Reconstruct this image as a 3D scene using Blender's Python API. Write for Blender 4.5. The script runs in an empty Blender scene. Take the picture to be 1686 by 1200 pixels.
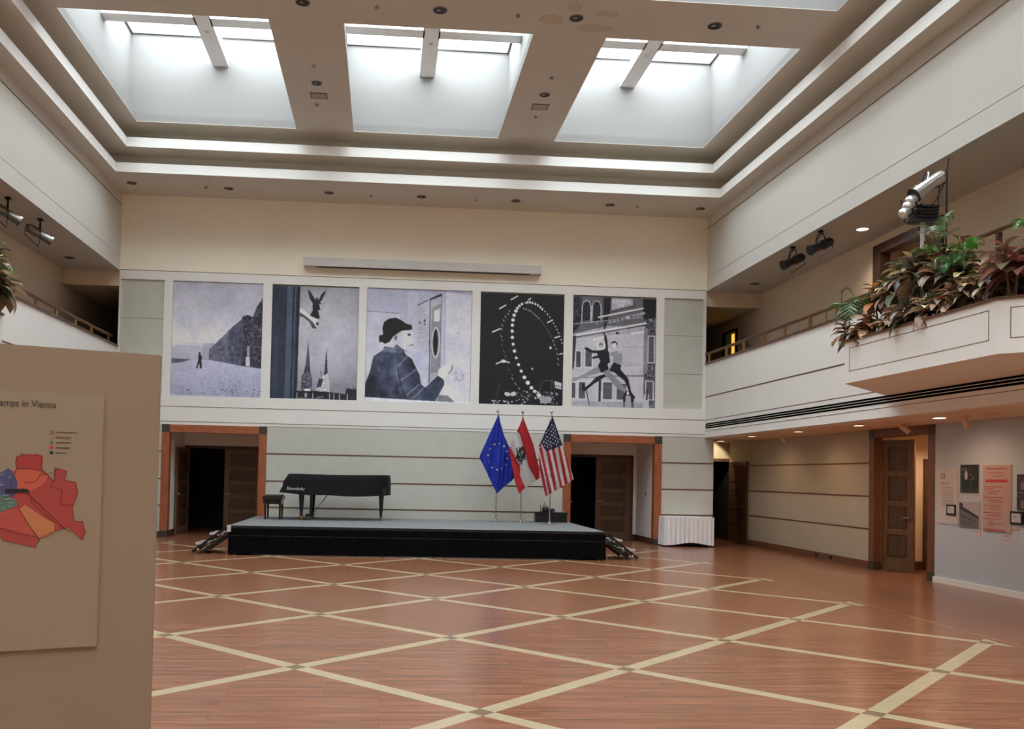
import bpy, math, random
import numpy as np
from mathutils import Vector, Matrix
random.seed(7)
PI = math.pi
SC = bpy.context.scene
COL = SC.collection

# ------------------------------------------------------------ camera
F_PX, PPX, PPY = 1461.27, 733.19, 744.68
YAW, PIT, ROL = 0.0677992, 0.0255157, 0.0215575
cam = bpy.data.cameras.new('camera'); camo = bpy.data.objects.new('camera', cam); COL.objects.link(camo)
fw = Vector((math.sin(YAW)*math.cos(PIT), math.cos(YAW)*math.cos(PIT), math.sin(PIT)))
r0 = Vector((math.cos(YAW), -math.sin(YAW), 0)); u0 = r0.cross(fw)
rr = math.cos(ROL)*r0 + math.sin(ROL)*u0; uu = -math.sin(ROL)*r0 + math.cos(ROL)*u0
M = Matrix((rr, uu, -fw)).transposed().to_4x4(); M.translation = (0, 0, 1.6)
camo.matrix_world = M
cam.sensor_fit = 'HORIZONTAL'; cam.sensor_width = 36; cam.lens = 36*F_PX/1686
cam.shift_x = (843-PPX)/1686; cam.shift_y = (PPY-600)/1686
cam.clip_start = 0.05; cam.clip_end = 200
SC.camera = camo

# ------------------------------------------------------------ sky and exposure
w = bpy.data.worlds.new('overcast_sky'); SC.world = w; w.use_nodes = True
bg = w.node_tree.nodes['Background']; bg.inputs[0].default_value = (0.865, 0.94, 1.0, 1); bg.inputs[1].default_value = 3.0
SC.view_settings.view_transform = 'Standard'; SC.view_settings.look = 'None'
SC.view_settings.gamma = 1; SC.view_settings.use_curve_mapping = False
SC.view_settings.exposure = 1.85
cy = SC.cycles
cy.use_denoising = True; cy.max_bounces = 16; cy.diffuse_bounces = 10; cy.glossy_bounces = 4
cy.transparent_max_bounces = 16; cy.caustics_reflective = False; cy.caustics_refractive = False
cy.sample_clamp_indirect = 6.0; cy.use_adaptive_sampling = False
try: cy.denoiser = 'OPENIMAGEDENOISE'
except Exception: pass

# skylight grid (shared by ceiling, shafts, panes and portals)
SKYX = [(-5.52, -2.10), (-0.85, 2.34), (3.60, 7.00)]
SKYY = [(14.73, 19.42), (8.78, 13.47), (2.83, 7.52), (-3.12, 1.57)]
ZC = 9.1
def area(name, loc, sx, sy, e, col, portal=False, rot=(0, 0, 0)):
    l = bpy.data.lights.new(name, 'AREA'); l.shape = 'RECTANGLE'; l.size = sx; l.size_y = sy
    l.energy = e; l.color = col
    if portal: l.cycles.is_portal = True
    o = bpy.data.objects.new(name, l); COL.objects.link(o); o.location = loc; o.rotation_euler = rot
    return o
for x0, x1 in SKYX:
    for y0, y1 in SKYY:
        area('skylight_portal', ((x0+x1)/2, (y0+y1)/2, 11.32), x1-x0+.5, y1-y0+.5, 1, (1, 1, 1), True)
def spot(name, loc, e, col, ang=120, blend=.6, aim=None, rad=.05):
    l = bpy.data.lights.new(name, 'SPOT'); l.energy = e; l.color = col; l.spot_size = math.radians(ang); l.spot_blend = blend; l.shadow_soft_size = rad
    o = bpy.data.objects.new(name, l); COL.objects.link(o); o.location = loc
    if aim is not None:
        o.rotation_euler = (Vector(aim)-Vector(loc)).to_track_quat('-Z', 'Y').to_euler()
    return o

# ------------------------------------------------------------ materials
def lin(c):
    return tuple(((v/255)/12.92 if v <= 10.3 else (((v/255)+.055)/1.055)**2.4) for v in c)
def mat(name, rgb, rough=.6, metal=0, var=.04, scale=6, bump=0, bscale=200, stretch=None, coat=0, spec=.5):
    m = bpy.data.materials.new(name); m.use_nodes = True
    N = m.node_tree.nodes; L = m.node_tree.links; b = N['Principled BSDF']
    c = lin(rgb)
    b.inputs['Roughness'].default_value = rough; b.inputs['Metallic'].default_value = metal; b.inputs['Specular IOR Level'].default_value = spec
    if coat: b.inputs['Coat Weight'].default_value = coat; b.inputs['Coat Roughness'].default_value = .15
    tc = N.new('ShaderNodeTexCoord'); mp = N.new('ShaderNodeMapping'); L.new(tc.outputs['Object'], mp.inputs[0])
    if stretch: mp.inputs['Scale'].default_value = stretch
    n = N.new('ShaderNodeTexNoise'); n.inputs['Scale'].default_value = scale; n.inputs['Detail'].default_value = 4
    L.new(mp.outputs[0], n.inputs[0])
    r = N.new('ShaderNodeValToRGB'); r.color_ramp.elements[0].position = .3; r.color_ramp.elements[1].position = .7
    r.color_ramp.elements[0].color = (*[max(0, v*(1-var)) for v in c], 1); r.color_ramp.elements[1].color = (*[min(1, v*(1+var)) for v in c], 1)
    L.new(n.outputs[0], r.inputs[0]); L.new(r.outputs[0], b.inputs['Base Color'])
    if bump:
        n2 = N.new('ShaderNodeTexNoise'); n2.inputs['Scale'].default_value = bscale; L.new(mp.outputs[0], n2.inputs[0])
        bp = N.new('ShaderNodeBump'); bp.inputs['Strength'].default_value = bump; bp.inputs['Distance'].default_value = .01
        L.new(n2.outputs[0], bp.inputs['Height']); L.new(bp.outputs[0], b.inputs['Normal'])
    return m
def attrmat(name, rough=.55, var=0, two=False, sheen=0, trans=0):
    m = bpy.data.materials.new(name); m.use_nodes = True
    N = m.node_tree.nodes; L = m.node_tree.links; b = N['Principled BSDF']
    a = N.new('ShaderNodeAttribute'); a.attribute_name = 'Col'
    b.inputs['Roughness'].default_value = rough
    n = N.new('ShaderNodeTexNoise'); n.inputs['Scale'].default_value = 40
    mx = N.new('ShaderNodeMixRGB'); mx.blend_type = 'MULTIPLY'; mx.inputs[0].default_value = var
    L.new(a.outputs[0], mx.inputs[1]); L.new(n.outputs[0], mx.inputs[2]); L.new(mx.outputs[0], b.inputs['Base Color'])
    if trans:
        t = N.new('ShaderNodeBsdfTranslucent'); s = N.new('ShaderNodeMixShader'); s.inputs[0].default_value = trans
        L.new(mx.outputs[0], t.inputs[0]); L.new(b.outputs[0], s.inputs[1]); L.new(t.outputs[0], s.inputs[2])
        L.new(s.outputs[0], N['Material Output'].inputs[0])
    return m
def emit(name, rgb, st):
    m = bpy.data.materials.new(name); m.use_nodes = True; N = m.node_tree.nodes
    b = N['Principled BSDF']; b.inputs['Base Color'].default_value = (*lin(rgb), 1)
    b.inputs['Emission Color'].default_value = (*lin(rgb), 1); b.inputs['Emission Strength'].default_value = st
    return m
def woodmat(name, c1, c2, rough=.4, axis=2, scale=2.5):
    m = bpy.data.materials.new(name); m.use_nodes = True; N = m.node_tree.nodes; L = m.node_tree.links; b = N['Principled BSDF']
    tc = N.new('ShaderNodeTexCoord'); mp = N.new('ShaderNodeMapping'); s = [14, 14, 14]; s[axis] = 1.2; mp.inputs['Scale'].default_value = s
    L.new(tc.outputs['Object'], mp.inputs[0])
    n = N.new('ShaderNodeTexNoise'); n.inputs['Scale'].default_value = scale; n.inputs['Detail'].default_value = 6; n.inputs['Distortion'].default_value = .4
    L.new(mp.outputs[0], n.inputs[0])
    r = N.new('ShaderNodeValToRGB'); r.color_ramp.elements[0].position = .35; r.color_ramp.elements[1].position = .65
    r.color_ramp.elements[0].color = (*lin(c1), 1); r.color_ramp.elements[1].color = (*lin(c2), 1)
    L.new(n.outputs[0], r.inputs[0]); L.new(r.outputs[0], b.inputs['Base Color']); b.inputs['Roughness'].default_value = rough
    return m
def floormat():
    m = bpy.data.materials.new('parquet_floor'); m.use_nodes = True; N = m.node_tree.nodes; L = m.node_tree.links; b = N['Principled BSDF']
    def mth(op, a, c=None, d=None):
        n = N.new('ShaderNodeMath'); n.operation = op
        for i, v in enumerate((a, c, d)):
            if v is None: continue
            if isinstance(v, (int, float)): n.inputs[i].default_value = v
            else: L.new(v, n.inputs[i])
        return n.outputs[0]
    tc = N.new('ShaderNodeTexCoord'); sp = N.new('ShaderNodeSeparateXYZ'); L.new(tc.outputs['Object'], sp.inputs[0])
    X, Y = sp.outputs[0], sp.outputs[1]
    # boards
    mp = N.new('ShaderNodeMapping'); mp.inputs['Scale'].default_value = (1, 1, 1); L.new(tc.outputs['Object'], mp.inputs[0])
    bk = N.new('ShaderNodeTexBrick'); L.new(mp.outputs[0], bk.inputs[0])
    bk.inputs['Scale'].default_value = 1; bk.inputs['Brick Width'].default_value = 1.1; bk.inputs['Row Height'].default_value = .058
    bk.inputs['Mortar Size'].default_value = .0012; bk.offset_frequency = 3; bk.offset = .37; bk.inputs['Bias'].default_value = 0
    bk.inputs['Color1'].default_value = (*lin(FL1), 1); bk.inputs['Color2'].default_value = (*lin(FL2), 1); bk.inputs['Mortar'].default_value = (*lin(FL3), 1)
    mp2 = N.new('ShaderNodeMapping'); mp2.inputs['Scale'].default_value = (1.0, 16, 1); L.new(tc.outputs['Object'], mp2.inputs[0])
    n = N.new('ShaderNodeTexNoise'); n.inputs['Scale'].default_value = 1.6; n.inputs['Detail'].default_value = 6; L.new(mp2.outputs[0], n.inputs[0])
    rp = N.new('ShaderNodeValToRGB'); rp.color_ramp.elements[0].position = .32; rp.color_ramp.elements[1].position = .62
    rp.color_ramp.elements[0].color = (.62, .56, .53, 1); rp.color_ramp.elements[1].color = (1.08, 1.06, 1.05, 1); L.new(n.outputs[0], rp.inputs[0])
    mu = N.new('ShaderNodeMixRGB'); mu.blend_type = 'MULTIPLY'; mu.inputs[0].default_value = .8
    L.new(bk.outputs[0], mu.inputs[1]); L.new(rp.outputs[0], mu.inputs[2])
    # inlaid lattice of pale bands
    xs = mth('DIVIDE', mth('ADD', X, .69), 1.38); ys = mth('DIVIDE', mth('SUBTRACT', Y, 7.39), 1.368)
    s = mth('DIVIDE', mth('ADD', xs, ys), 2); t = mth('DIVIDE', mth('SUBTRACT', xs, ys), 2)
    def near(v): return mth('MULTIPLY', mth('ABSOLUTE', mth('SUBTRACT', v, mth('ROUND', v))), 1.943)
    hw = .066
    ls = mth('LESS_THAN', near(s), hw); lt = mth('LESS_THAN', near(t), hw)
    clip = mth('LESS_THAN', mth('ABSOLUTE', mth('SUBTRACT', X, .743)), 5.60)
    clip = mth('MULTIPLY', clip, mth('LESS_THAN', Y, 20.0))
    on = mth('MULTIPLY', mth('MAXIMUM', ls, lt), clip); both = mth('MULTIPLY', mth('MULTIPLY', ls, lt), clip)
    bd = mth('LESS_THAN', mth('ABSOLUTE', mth('SUBTRACT', mth('ABSOLUTE', mth('SUBTRACT', X, .743)), 5.69)), .012)
    n3 = N.new('ShaderNodeTexNoise'); n3.inputs['Scale'].default_value = 9; L.new(tc.outputs['Object'], n3.inputs[0])
    r3 = N.new('ShaderNodeValToRGB'); r3.color_ramp.elements[0].color = (*lin(BND1), 1); r3.color_ramp.elements[1].color = (*lin(BND2), 1)
    L.new(n3.outputs[0], r3.inputs[0])
    m1 = N.new('ShaderNodeMixRGB'); L.new(mth('MAXIMUM', on, mth('MULTIPLY', bd, .35)), m1.inputs[0]); L.new(mu.outputs[0], m1.inputs[1]); L.new(r3.outputs[0], m1.inputs[2])
    m2 = N.new('ShaderNodeMixRGB'); L.new(both, m2.inputs[0]); L.new(m1.outputs[0], m2.inputs[1]); m2.inputs[2].default_value = (*lin((120, 98, 74)), 1)
    L.new(m2.outputs[0], b.inputs['Base Color'])
    b.inputs['Roughness'].default_value = .23; b.inputs['Specular IOR Level'].default_value = .33
    return m
FL1, FL2, FL3 = (148, 99, 72), (130, 85, 61), (108, 69, 50)
BND1, BND2 = (166, 148, 116), (182, 164, 130)
PAINT = mat('white_paint', (240, 238, 233), .7, var=.015, scale=1.5)
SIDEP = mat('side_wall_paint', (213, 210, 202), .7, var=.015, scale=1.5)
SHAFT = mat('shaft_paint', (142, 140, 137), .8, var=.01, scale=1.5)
CEIL = mat('ceiling_paint', (216, 210, 198), .8, var=.02, scale=1.2)
GREYF = mat('grey_window_frame', (110, 110, 112), .6)
BEAM = mat('beam_paint', (244, 243, 240), .7, var=.01)
UPW = mat('cream_paint', (250, 241, 222), .7, var=.02, scale=1.0)
FABRIC = mat('grey_green_fabric', (204, 204, 193), .9, var=.03, scale=3, bump=.15, bscale=300)
LFAB = mat('beige_fabric', (184, 176, 156), .9, var=.03, scale=3, bump=.15, bscale=300)
WHITEW = mat('exhibit_wall_paint', (190, 200, 210), .7, var=.02, scale=2)
GALW = mat('gallery_wall_paint', (230, 212, 188), .8, var=.02, scale=2)
SOFF = mat('soffit_paint', (226, 198, 172), .75, var=.015, scale=2)
RED_WOOD = woodmat('red_oak', (150, 84, 52), (178, 104, 66), .4, 2)
RED_WOODX = woodmat('red_oak_lintel', (150, 84, 52), (178, 104, 66), .4, 0)
DK_WOOD = woodmat('walnut', (72, 50, 36), (94, 66, 46), .45, 2)
DOORP = woodmat('door_panel_shaded_oak', (70, 50, 34), (90, 66, 46), .45, 2)  # recess shade put into the colour: darker than the leaf oak for relief
DOORW = woodmat('door_oak', (94, 68, 48), (116, 86, 60), .42, 2)
BRN_WOOD = woodmat('brown_oak', (104, 68, 48), (124, 82, 58), .4, 2)
BLOCK = mat('dark_corner_block', (70, 60, 48), .5)
STRIP = mat('brown_reveal_strip', (104, 70, 54), .5)
REVEAL = mat('grey_reveal', (132, 116, 96), .7)
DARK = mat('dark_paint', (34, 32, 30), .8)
BLACK = mat('black_paint', (18, 18, 19), .5)
GLOSSBLK = mat('black_lacquer', (14, 14, 16), .12)
COVER = mat('black_cover_fabric', (13, 13, 15), .6, var=.25, scale=5, bump=.6, bscale=9, spec=.3)
SKIRT = mat('black_skirt_cloth', (7, 7, 8), .9, var=.2, scale=8, spec=.12)
SLOT = mat('slot_black', (5, 5, 6), .95, spec=.05)
DECK = mat('grey_carpet_deck', (120, 122, 122), .7, var=.05, scale=20)
CHROME = mat('chrome', (205, 205, 208), .22, 1)
BRASS = mat('brass', (176, 134, 84), .35, 1)
RAILW = woodmat('rail_wood', (80, 50, 34), (108, 70, 46), .35, 1)
LINEN = mat('white_tablecloth', (240, 242, 246), .8, var=.02, bump=.1, bscale=60)
ALU = mat('screen_housing', (205, 200, 196), .5)
PRINT = attrmat('printed_sheet', .5)
CLOTH = attrmat('flag_cloth', .7, var=.15, trans=.15)
LEAF = attrmat('leaf_surface', .36, var=.2, trans=.15)
STEM = mat('plant_stem', (92, 70, 46), .8, var=.2)
SOIL = mat('planter_liner', (26, 26, 26), .7)
FLOOR = floormat()
PBOARD = mat('tan_partition_paint', (160, 138, 116), .85, var=.015, scale=2)
PBEDGE = mat('partition_edge', (150, 134, 112), .8)
PAPER = mat('poster_paper', (164, 144, 120), .7, var=.01)

# ------------------------------------------------------------ helpers
class MB:
    def __init__(s, xf=None): s.v = []; s.f = []; s.c = []; s.xf = xf
    def add(s, vs, fs, col=None):
        b = len(s.v)
        s.v += [tuple(s.xf(*p)) if s.xf else tuple(p) for p in vs]; s.f += [tuple(i+b for i in f) for f in fs]
        if col is not None: s.c += [col]*len(vs)
        return s
    def box(s, x0, x1, y0, y1, z0, z1, col=None):
        vs = [(x, y, z) for z in (z0, z1) for x, y in ((x0, y0), (x1, y0), (x1, y1), (x0, y1))]
        return s.add(vs, [(3, 2, 1, 0), (4, 5, 6, 7), (0, 1, 5, 4), (1, 2, 6, 5), (2, 3, 7, 6), (3, 0, 4, 7)], col)
    def prism(s, poly, z0, z1):
        n = len(poly)
        return s.add([(x, y, z0) for x, y in poly]+[(x, y, z1) for x, y in poly],
                     [tuple(range(n-1, -1, -1)), tuple(range(n, 2*n))]+[(i, (i+1) % n, n+(i+1) % n, n+i) for i in range(n)])
    def cyl(s, p0, p1, r0, r1=None, n=12, col=None):
        r1 = r0 if r1 is None else r1
        p0, p1 = Vector(p0), Vector(p1); d = (p1-p0).normalized(); a = d.orthogonal().normalized(); b = d.cross(a)
        vs = []
        for p, r in ((p0, r0), (p1, r1)):
            for i in range(n):
                t = 2*PI*i/n; vs.append(tuple(p+a*(r*math.cos(t))+b*(r*math.sin(t))))
        return s.add(vs, [tuple(range(n-1, -1, -1)), tuple(range(n, 2*n))]+[(i, (i+1) % n, n+(i+1) % n, n+i) for i in range(n)], col)
    def tube(s, pts, r, n=6):
        pts = [Vector(p) for p in pts]; m = len(pts); vs = []
        a = (pts[1]-pts[0]).orthogonal().normalized()
        for k, p in enumerate(pts):
            d = (pts[min(k+1, m-1)]-pts[max(k-1, 0)]).normalized(); a = (a-d*a.dot(d)).normalized(); b = d.cross(a)
            q = r[k] if isinstance(r, (list, tuple)) else r
            for i in range(n):
                t = 2*PI*i/n; vs.append(tuple(p+a*(q*math.cos(t))+b*(q*math.sin(t))))
        fs = [tuple(range(n-1, -1, -1)), tuple(range((m-1)*n, m*n))]
        for k in range(m-1):
            for i in range(n): fs.append((k*n+i, k*n+(i+1) % n, (k+1)*n+(i+1) % n, (k+1)*n+i))
        return s.add(vs, fs)
    def lathe(s, c, prof, n=20, caps=True):
        vs = []; m = len(prof)
        for r, z in prof:
            for i in range(n):
                t = 2*PI*i/n; vs.append((c[0]+r*math.cos(t), c[1]+r*math.sin(t), c[2]+z))
        fs = [tuple(range(n-1, -1, -1)), tuple(range((m-1)*n, m*n))] if caps else []
        for k in range(m-1):
            for i in range(n): fs.append((k*n+i, k*n+(i+1) % n, (k+1)*n+(i+1) % n, (k+1)*n+i))
        return s.add(vs, fs)
    def ball(s, c, r, n=12):
        return s.lathe(c, [(r*math.sin(PI*k/8)+1e-4, -r*math.cos(PI*k/8)) for k in range(9)], n)
    def ring(s, xa, xb, ya, yb, t, z0, z1, out=True):   # frame round the rectangle
        a = t if out else -t
        X0, X1, Y0, Y1 = xa-a, xb+a, ya-a, yb+a
        if not out: X0, X1, Y0, Y1, xa, xb, ya, yb = xa, xb, ya, yb, xa+t, xb-t, ya+t, yb-t
        s.box(X0, X1, Y0, ya, z0, z1).box(X0, X1, yb, Y1, z0, z1).box(X0, xa, ya, yb, z0, z1).box(xb, X1, ya, yb, z0, z1)
        return s
    def build(s, name, m, parent=None, smooth=False, kind=None):
        me = bpy.data.meshes.new(name); off = origin(parent)
        me.from_pydata([(x-off[0], y-off[1], z-off[2]) for x, y, z in s.v], [], s.f)
        if s.c:
            ca = me.color_attributes.new('Col', 'FLOAT_COLOR', 'POINT')
            ca.data.foreach_set('color', np.array([(*lin(c), 1) for c in s.c], dtype=np.float32).ravel())
        me.update()
        if smooth:
            me.polygons.foreach_set('use_smooth', [True]*len(me.polygons))
            try: me.set_sharp_from_angle(angle=math.radians(40))
            except Exception: pass
        o = bpy.data.objects.new(name, me); COL.objects.link(o); me.materials.append(m)
        if parent is not None: o.parent = parent
        elif kind: o['kind'] = kind
        return o
def origin(p):
    v = Vector((0, 0, 0))
    while p is not None: v += p.location; p = p.parent
    return v
def struct(name, mb, m, parent=None, **k):
    return mb.build(name, m, parent, kind='structure', **k)
def tag(o, label, cat, group=None):
    o['label'] = label; o['category'] = cat
    if group: o['group'] = group
    return o
def thing(name, label, cat, loc, group=None):
    o = bpy.data.objects.new(name, None); COL.objects.link(o); o.location = loc; o.empty_display_size = .1
    return tag(o, label, cat, group)
def dup(root, loc, label=None, rz=None, group=None, scale=None):
    r = root.copy(); COL.objects.link(r); r.location = loc
    if rz is not None: r.rotation_euler = (0, 0, rz)
    if scale: r.scale = (scale,)*3
    if label: r['label'] = label
    if group: r['group'] = group
    for ch in root.children:
        if ch.name.startswith('trunk'): continue
        c = ch.copy(); COL.objects.link(c); c.parent = r
        for g in ch.children:
            d = g.copy(); COL.objects.link(d); d.parent = c
    return r
def text(name, body, size, O, U, V, m, parent, ext=.001, sx=1.0, italic=0, align='LEFT'):
    cu = bpy.data.curves.new(name, 'FONT'); cu.body = body; cu.size = size; cu.extrude = ext; cu.align_x = align; cu.shear = italic; cu.resolution_u = 4
    to = bpy.data.objects.new(name+'_tmp', cu); COL.objects.link(to)
    dg = bpy.context.evaluated_depsgraph_get(); dg.update()
    me = bpy.data.meshes.new_from_object(to.evaluated_get(dg)); bpy.data.objects.remove(to)
    U, V, O = Vector(U).normalized(), Vector(V).normalized(), Vector(O)-origin(parent); W = U.cross(V)
    for v in me.vertices: v.co = O+U*(v.co.x*sx)+V*v.co.y+W*v.co.z
    me.materials.clear(); me.materials.append(m); me.name = name
    o = bpy.data.objects.new(name, me); COL.objects.link(o); o.parent = parent
    return o

# a small painter for printed pictures and flags: shapes are filled in the print's own units
class Cv:
    def __init__(s, x0, y0, x1, y1, n, bg=(128, 128, 128)):
        s.e = (x0, y0, x1, y1); s.w = n*2; s.h = int(round(n*(y1-y0)/(x1-x0)))*2
        s.a = np.empty((s.h, s.w, 3)); s.a[:] = bg
        xs = x0+(np.arange(s.w)+.5)/s.w*(x1-x0); ys = y0+(np.arange(s.h)+.5)/s.h*(y1-y0)
        s.X, s.Y = np.meshgrid(xs, ys); s.rng = np.random.RandomState(3); s.gain = 1.0
    def put(s, m, c, al=1.0):
        c = np.array(c if isinstance(c, (tuple, list)) else (c, c, c+8), float); s.a[m] = s.a[m]*(1-al)+c*al
    def poly(s, P, c, al=1.0):
        P = np.array(P, float).reshape(-1, 2); m = np.zeros(s.X.shape, bool); j = len(P)-1
        for i in range(len(P)):
            xi, yi = P[i]; xj, yj = P[j]
            if yi != yj:
                m ^= ((yi > s.Y) != (yj > s.Y)) & (s.X < (xj-xi)*(s.Y-yi)/(yj-yi)+xi)
            j = i
        s.put(m, c, al); return m
    def ell(s, x, y, rx, ry, c, al=1.0, rot=0):
        dx, dy = s.X-x, s.Y-y; ca, sa = math.cos(rot), math.sin(rot)
        s.put(((dx*ca+dy*sa)/rx)**2+((-dx*sa+dy*ca)/ry)**2 < 1, c, al)
    def line(s, P, wd, c, al=1.0):
        P = np.array(P, float).reshape(-1, 2); m = np.zeros(s.X.shape, bool)
        for (ax, ay), (bx, by) in zip(P[:-1], P[1:]):
            dx, dy = bx-ax, by-ay; L = dx*dx+dy*dy+1e-9; t = np.clip(((s.X-ax)*dx+(s.Y-ay)*dy)/L, 0, 1)
            m |= (s.X-ax-t*dx)**2+(s.Y-ay-t*dy)**2 < (wd/2)**2
        s.put(m, c, al)
    def noise(s, m, amp, cell=4):
        h, w = s.h//cell+2, s.w//cell+2; g = s.rng.randn(h, w)
        g = np.kron(g, np.ones((cell, cell)))[:s.h, :s.w]
        s.a[m] += (g*amp)[m][:, None]
    def soft(s, m, amp, cell=24):
        h, w = s.h//cell+3, s.w//cell+3; g = s.rng.randn(h, w); yy = np.arange(s.h)/cell; xx = np.arange(s.w)/cell
        y0 = yy.astype(int); x0 = xx.astype(int); fy = (yy-y0)[:, None]; fx = (xx-x0)[None]
        q = g[y0][:, x0]*(1-fy)*(1-fx)+g[y0+1][:, x0]*fy*(1-fx)+g[y0][:, x0+1]*(1-fy)*fx+g[y0+1][:, x0+1]*fy*fx
        s.a[m] += (q*amp)[m][:, None]
    def vgrad(s, y0, c0, y1, c1):
        t = np.clip((s.Y-y0)/(y1-y0), 0, 1)[..., None]; m = (s.Y >= y0) & (s.Y <= y1)
        s.a[m] = (np.array(c0)*(1-t)+np.array(c1)*t)[m]
    def done(s):
        a = s.a.reshape(s.h//2, 2, s.w//2, 2, 3).mean((1, 3))
        if s.gain != 1: a = 255*(np.clip(a, 0, 255)/255)**1.15*s.gain
        return np.clip(a, 0, 245)
def print_mesh(name, cv, O, U, V, W, H, m, parent=None, pos=None, thick=.0):
    """a grid whose vertices carry the print's colours; O is the top-left corner, U right, V down"""
    a = cv.done(); h, w = a.shape[:2]; U, V, O = Vector(U), Vector(V), Vector(O); off = origin(parent); Nn = U.cross(V)
    i, j = np.meshgrid(np.arange(w)/(w-1), np.arange(h)/(h-1))
    if pos is None:
        P = np.array(O-off)[None, None]+i[..., None]*np.array(U)*W+j[..., None]*np.array(V)*H
    else: P = pos(i, j)-np.array(off)
    P = P.reshape(-1, 3); idx = np.arange(h*w).reshape(h, w)
    F = np.stack([idx[:-1, :-1], idx[1:, :-1], idx[1:, 1:], idx[:-1, 1:]], -1).reshape(-1, 4)
    cols = a.reshape(-1, 3)/255; cols = np.where(cols <= .04045, cols/12.92, ((cols+.055)/1.055)**2.4)
    nv = len(P)
    if thick:
        q = [np.array(O-off)+np.array(U)*a_*W+np.array(V)*b_*H+np.array(Nn)*c_*thick for c_ in (0.02, 1) for a_, b_ in ((0, 0), (1, 0), (1, 1), (0, 1))]
        P = np.vstack([P, q]); F = np.vstack([F, np.array([(0, 3, 2, 1), (4, 5, 6, 7), (0, 1, 5, 4), (1, 2, 6, 5), (2, 3, 7, 6), (3, 0, 4, 7)])+nv])
        cols = np.vstack([cols, np.full((8, 3), .3)])
    me = bpy.data.meshes.new(name); me.from_pydata(P.tolist(), [], F.tolist())
    ca = me.color_attributes.new('Col', 'FLOAT_COLOR', 'POINT')
    ca.data.foreach_set('color', np.hstack([cols, np.ones((len(cols), 1))]).astype(np.float32).ravel())
    me.materials.append(m); me.update()
    if pos is not None: me.polygons.foreach_set('use_smooth', [True]*len(me.polygons))
    o = bpy.data.objects.new(name, me); COL.objects.link(o)
    if parent is not None: o.parent = parent
    return o

# ------------------------------------------------------------ room shell
XL, XR, D, YN = -6.37, 7.86, 21.4, -5.1
OX0, OX1, OY0, OY1 = -11.0, 12.5, -6.0, 27.0
struct('floor', MB().box(OX0, OX1, OY0, OY1, -.2, 0), FLOOR)
struct('wall_west', MB().box(OX0-.2, OX0, OY0, OY1, 0, ZC), GALW)
struct('wall_east', MB().box(OX1, OX1+.2, OY0, OY1, 0, ZC), GALW)
struct('wall_north', MB().box(OX0-.2, OX1+.2, OY1, OY1+.2, 0, ZC), GALW)
struct('wall_south', MB().box(OX0-.2, OX1+.2, YN-.2, YN, 0, ZC), UPW)

# main ceiling slab with twelve openings and the water stain beside the third downlight
def stained():
    m = mat('ceiling_paint_stained', (216, 210, 198), .8, var=.02, scale=1.2)
    N = m.node_tree.nodes; L = m.node_tree.links; b = N['Principled BSDF']; src = b.inputs['Base Color'].links[0].from_socket
    tc = N.new('ShaderNodeTexCoord'); cur = src
    for (cx, cy_, rx, ry) in ((3.35, 14.42, .36, .13), (3.42, 13.95, .22, .10), (2.55, 14.22, .25, .16), (2.85, 13.8, .14, .14)):
        mp = N.new('ShaderNodeMapping'); mp.vector_type = 'TEXTURE'; mp.inputs['Location'].default_value = (cx, cy_, ZC); mp.inputs['Scale'].default_value = (rx, ry, 1)
        L.new(tc.outputs['Object'], mp.inputs[0])
        nz = N.new('ShaderNodeTexNoise'); nz.inputs['Scale'].default_value = 1.6; L.new(mp.outputs[0], nz.inputs[0])
        va = N.new('ShaderNodeVectorMath'); va.operation = 'ADD'; L.new(mp.outputs[0], va.inputs[0]); L.new(nz.outputs[1], va.inputs[1])
        vs = N.new('ShaderNodeVectorMath'); vs.operation = 'SUBTRACT'; vs.inputs[1].default_value = (.5, .5, .5); L.new(va.outputs[0], vs.inputs[0])
        ln = N.new('ShaderNodeVectorMath'); ln.operation = 'LENGTH'; L.new(vs.outputs[0], ln.inputs[0])
        rp = N.new('ShaderNodeValToRGB'); e = rp.color_ramp.elements; e[0].position = 0; e[0].color = (.35, .35, .35, 1); e[1].position = 1; e[1].color = (0, 0, 0, 1)
        q = rp.color_ramp.elements.new(.8); q.color = (.5, .5, .5, 1); q = rp.color_ramp.elements.new(.55); q.color = (.3, .3, .3, 1)
        L.new(ln.outputs['Value'], rp.inputs[0])
        mx = N.new('ShaderNodeMixRGB'); L.new(rp.outputs[0], mx.inputs[0]); L.new(cur, mx.inputs[1]); mx.inputs[2].default_value = (*lin((186, 160, 124)), 1)
        cur = mx.outputs[0]
    L.new(cur, b.inputs['Base Color']); return m
mb = MB(); xs = [OX0-.2]+[v for p in SKYX for v in p]+[OX1+.2]
for k in range(0, len(xs), 2): mb.box(xs[k], xs[k+1], OY0, OY1+.2, ZC, ZC+.01)
ys = sorted(SKYY)
yb = [OY0]+[v for p in ys for v in p]+[OY1+.2]
for x0, x1 in SKYX:
    for k in range(0, len(yb), 2): mb.box(x0, x1, yb[k], yb[k+1], ZC, ZC+.01)
struct('ceiling', mb, stained())
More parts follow.
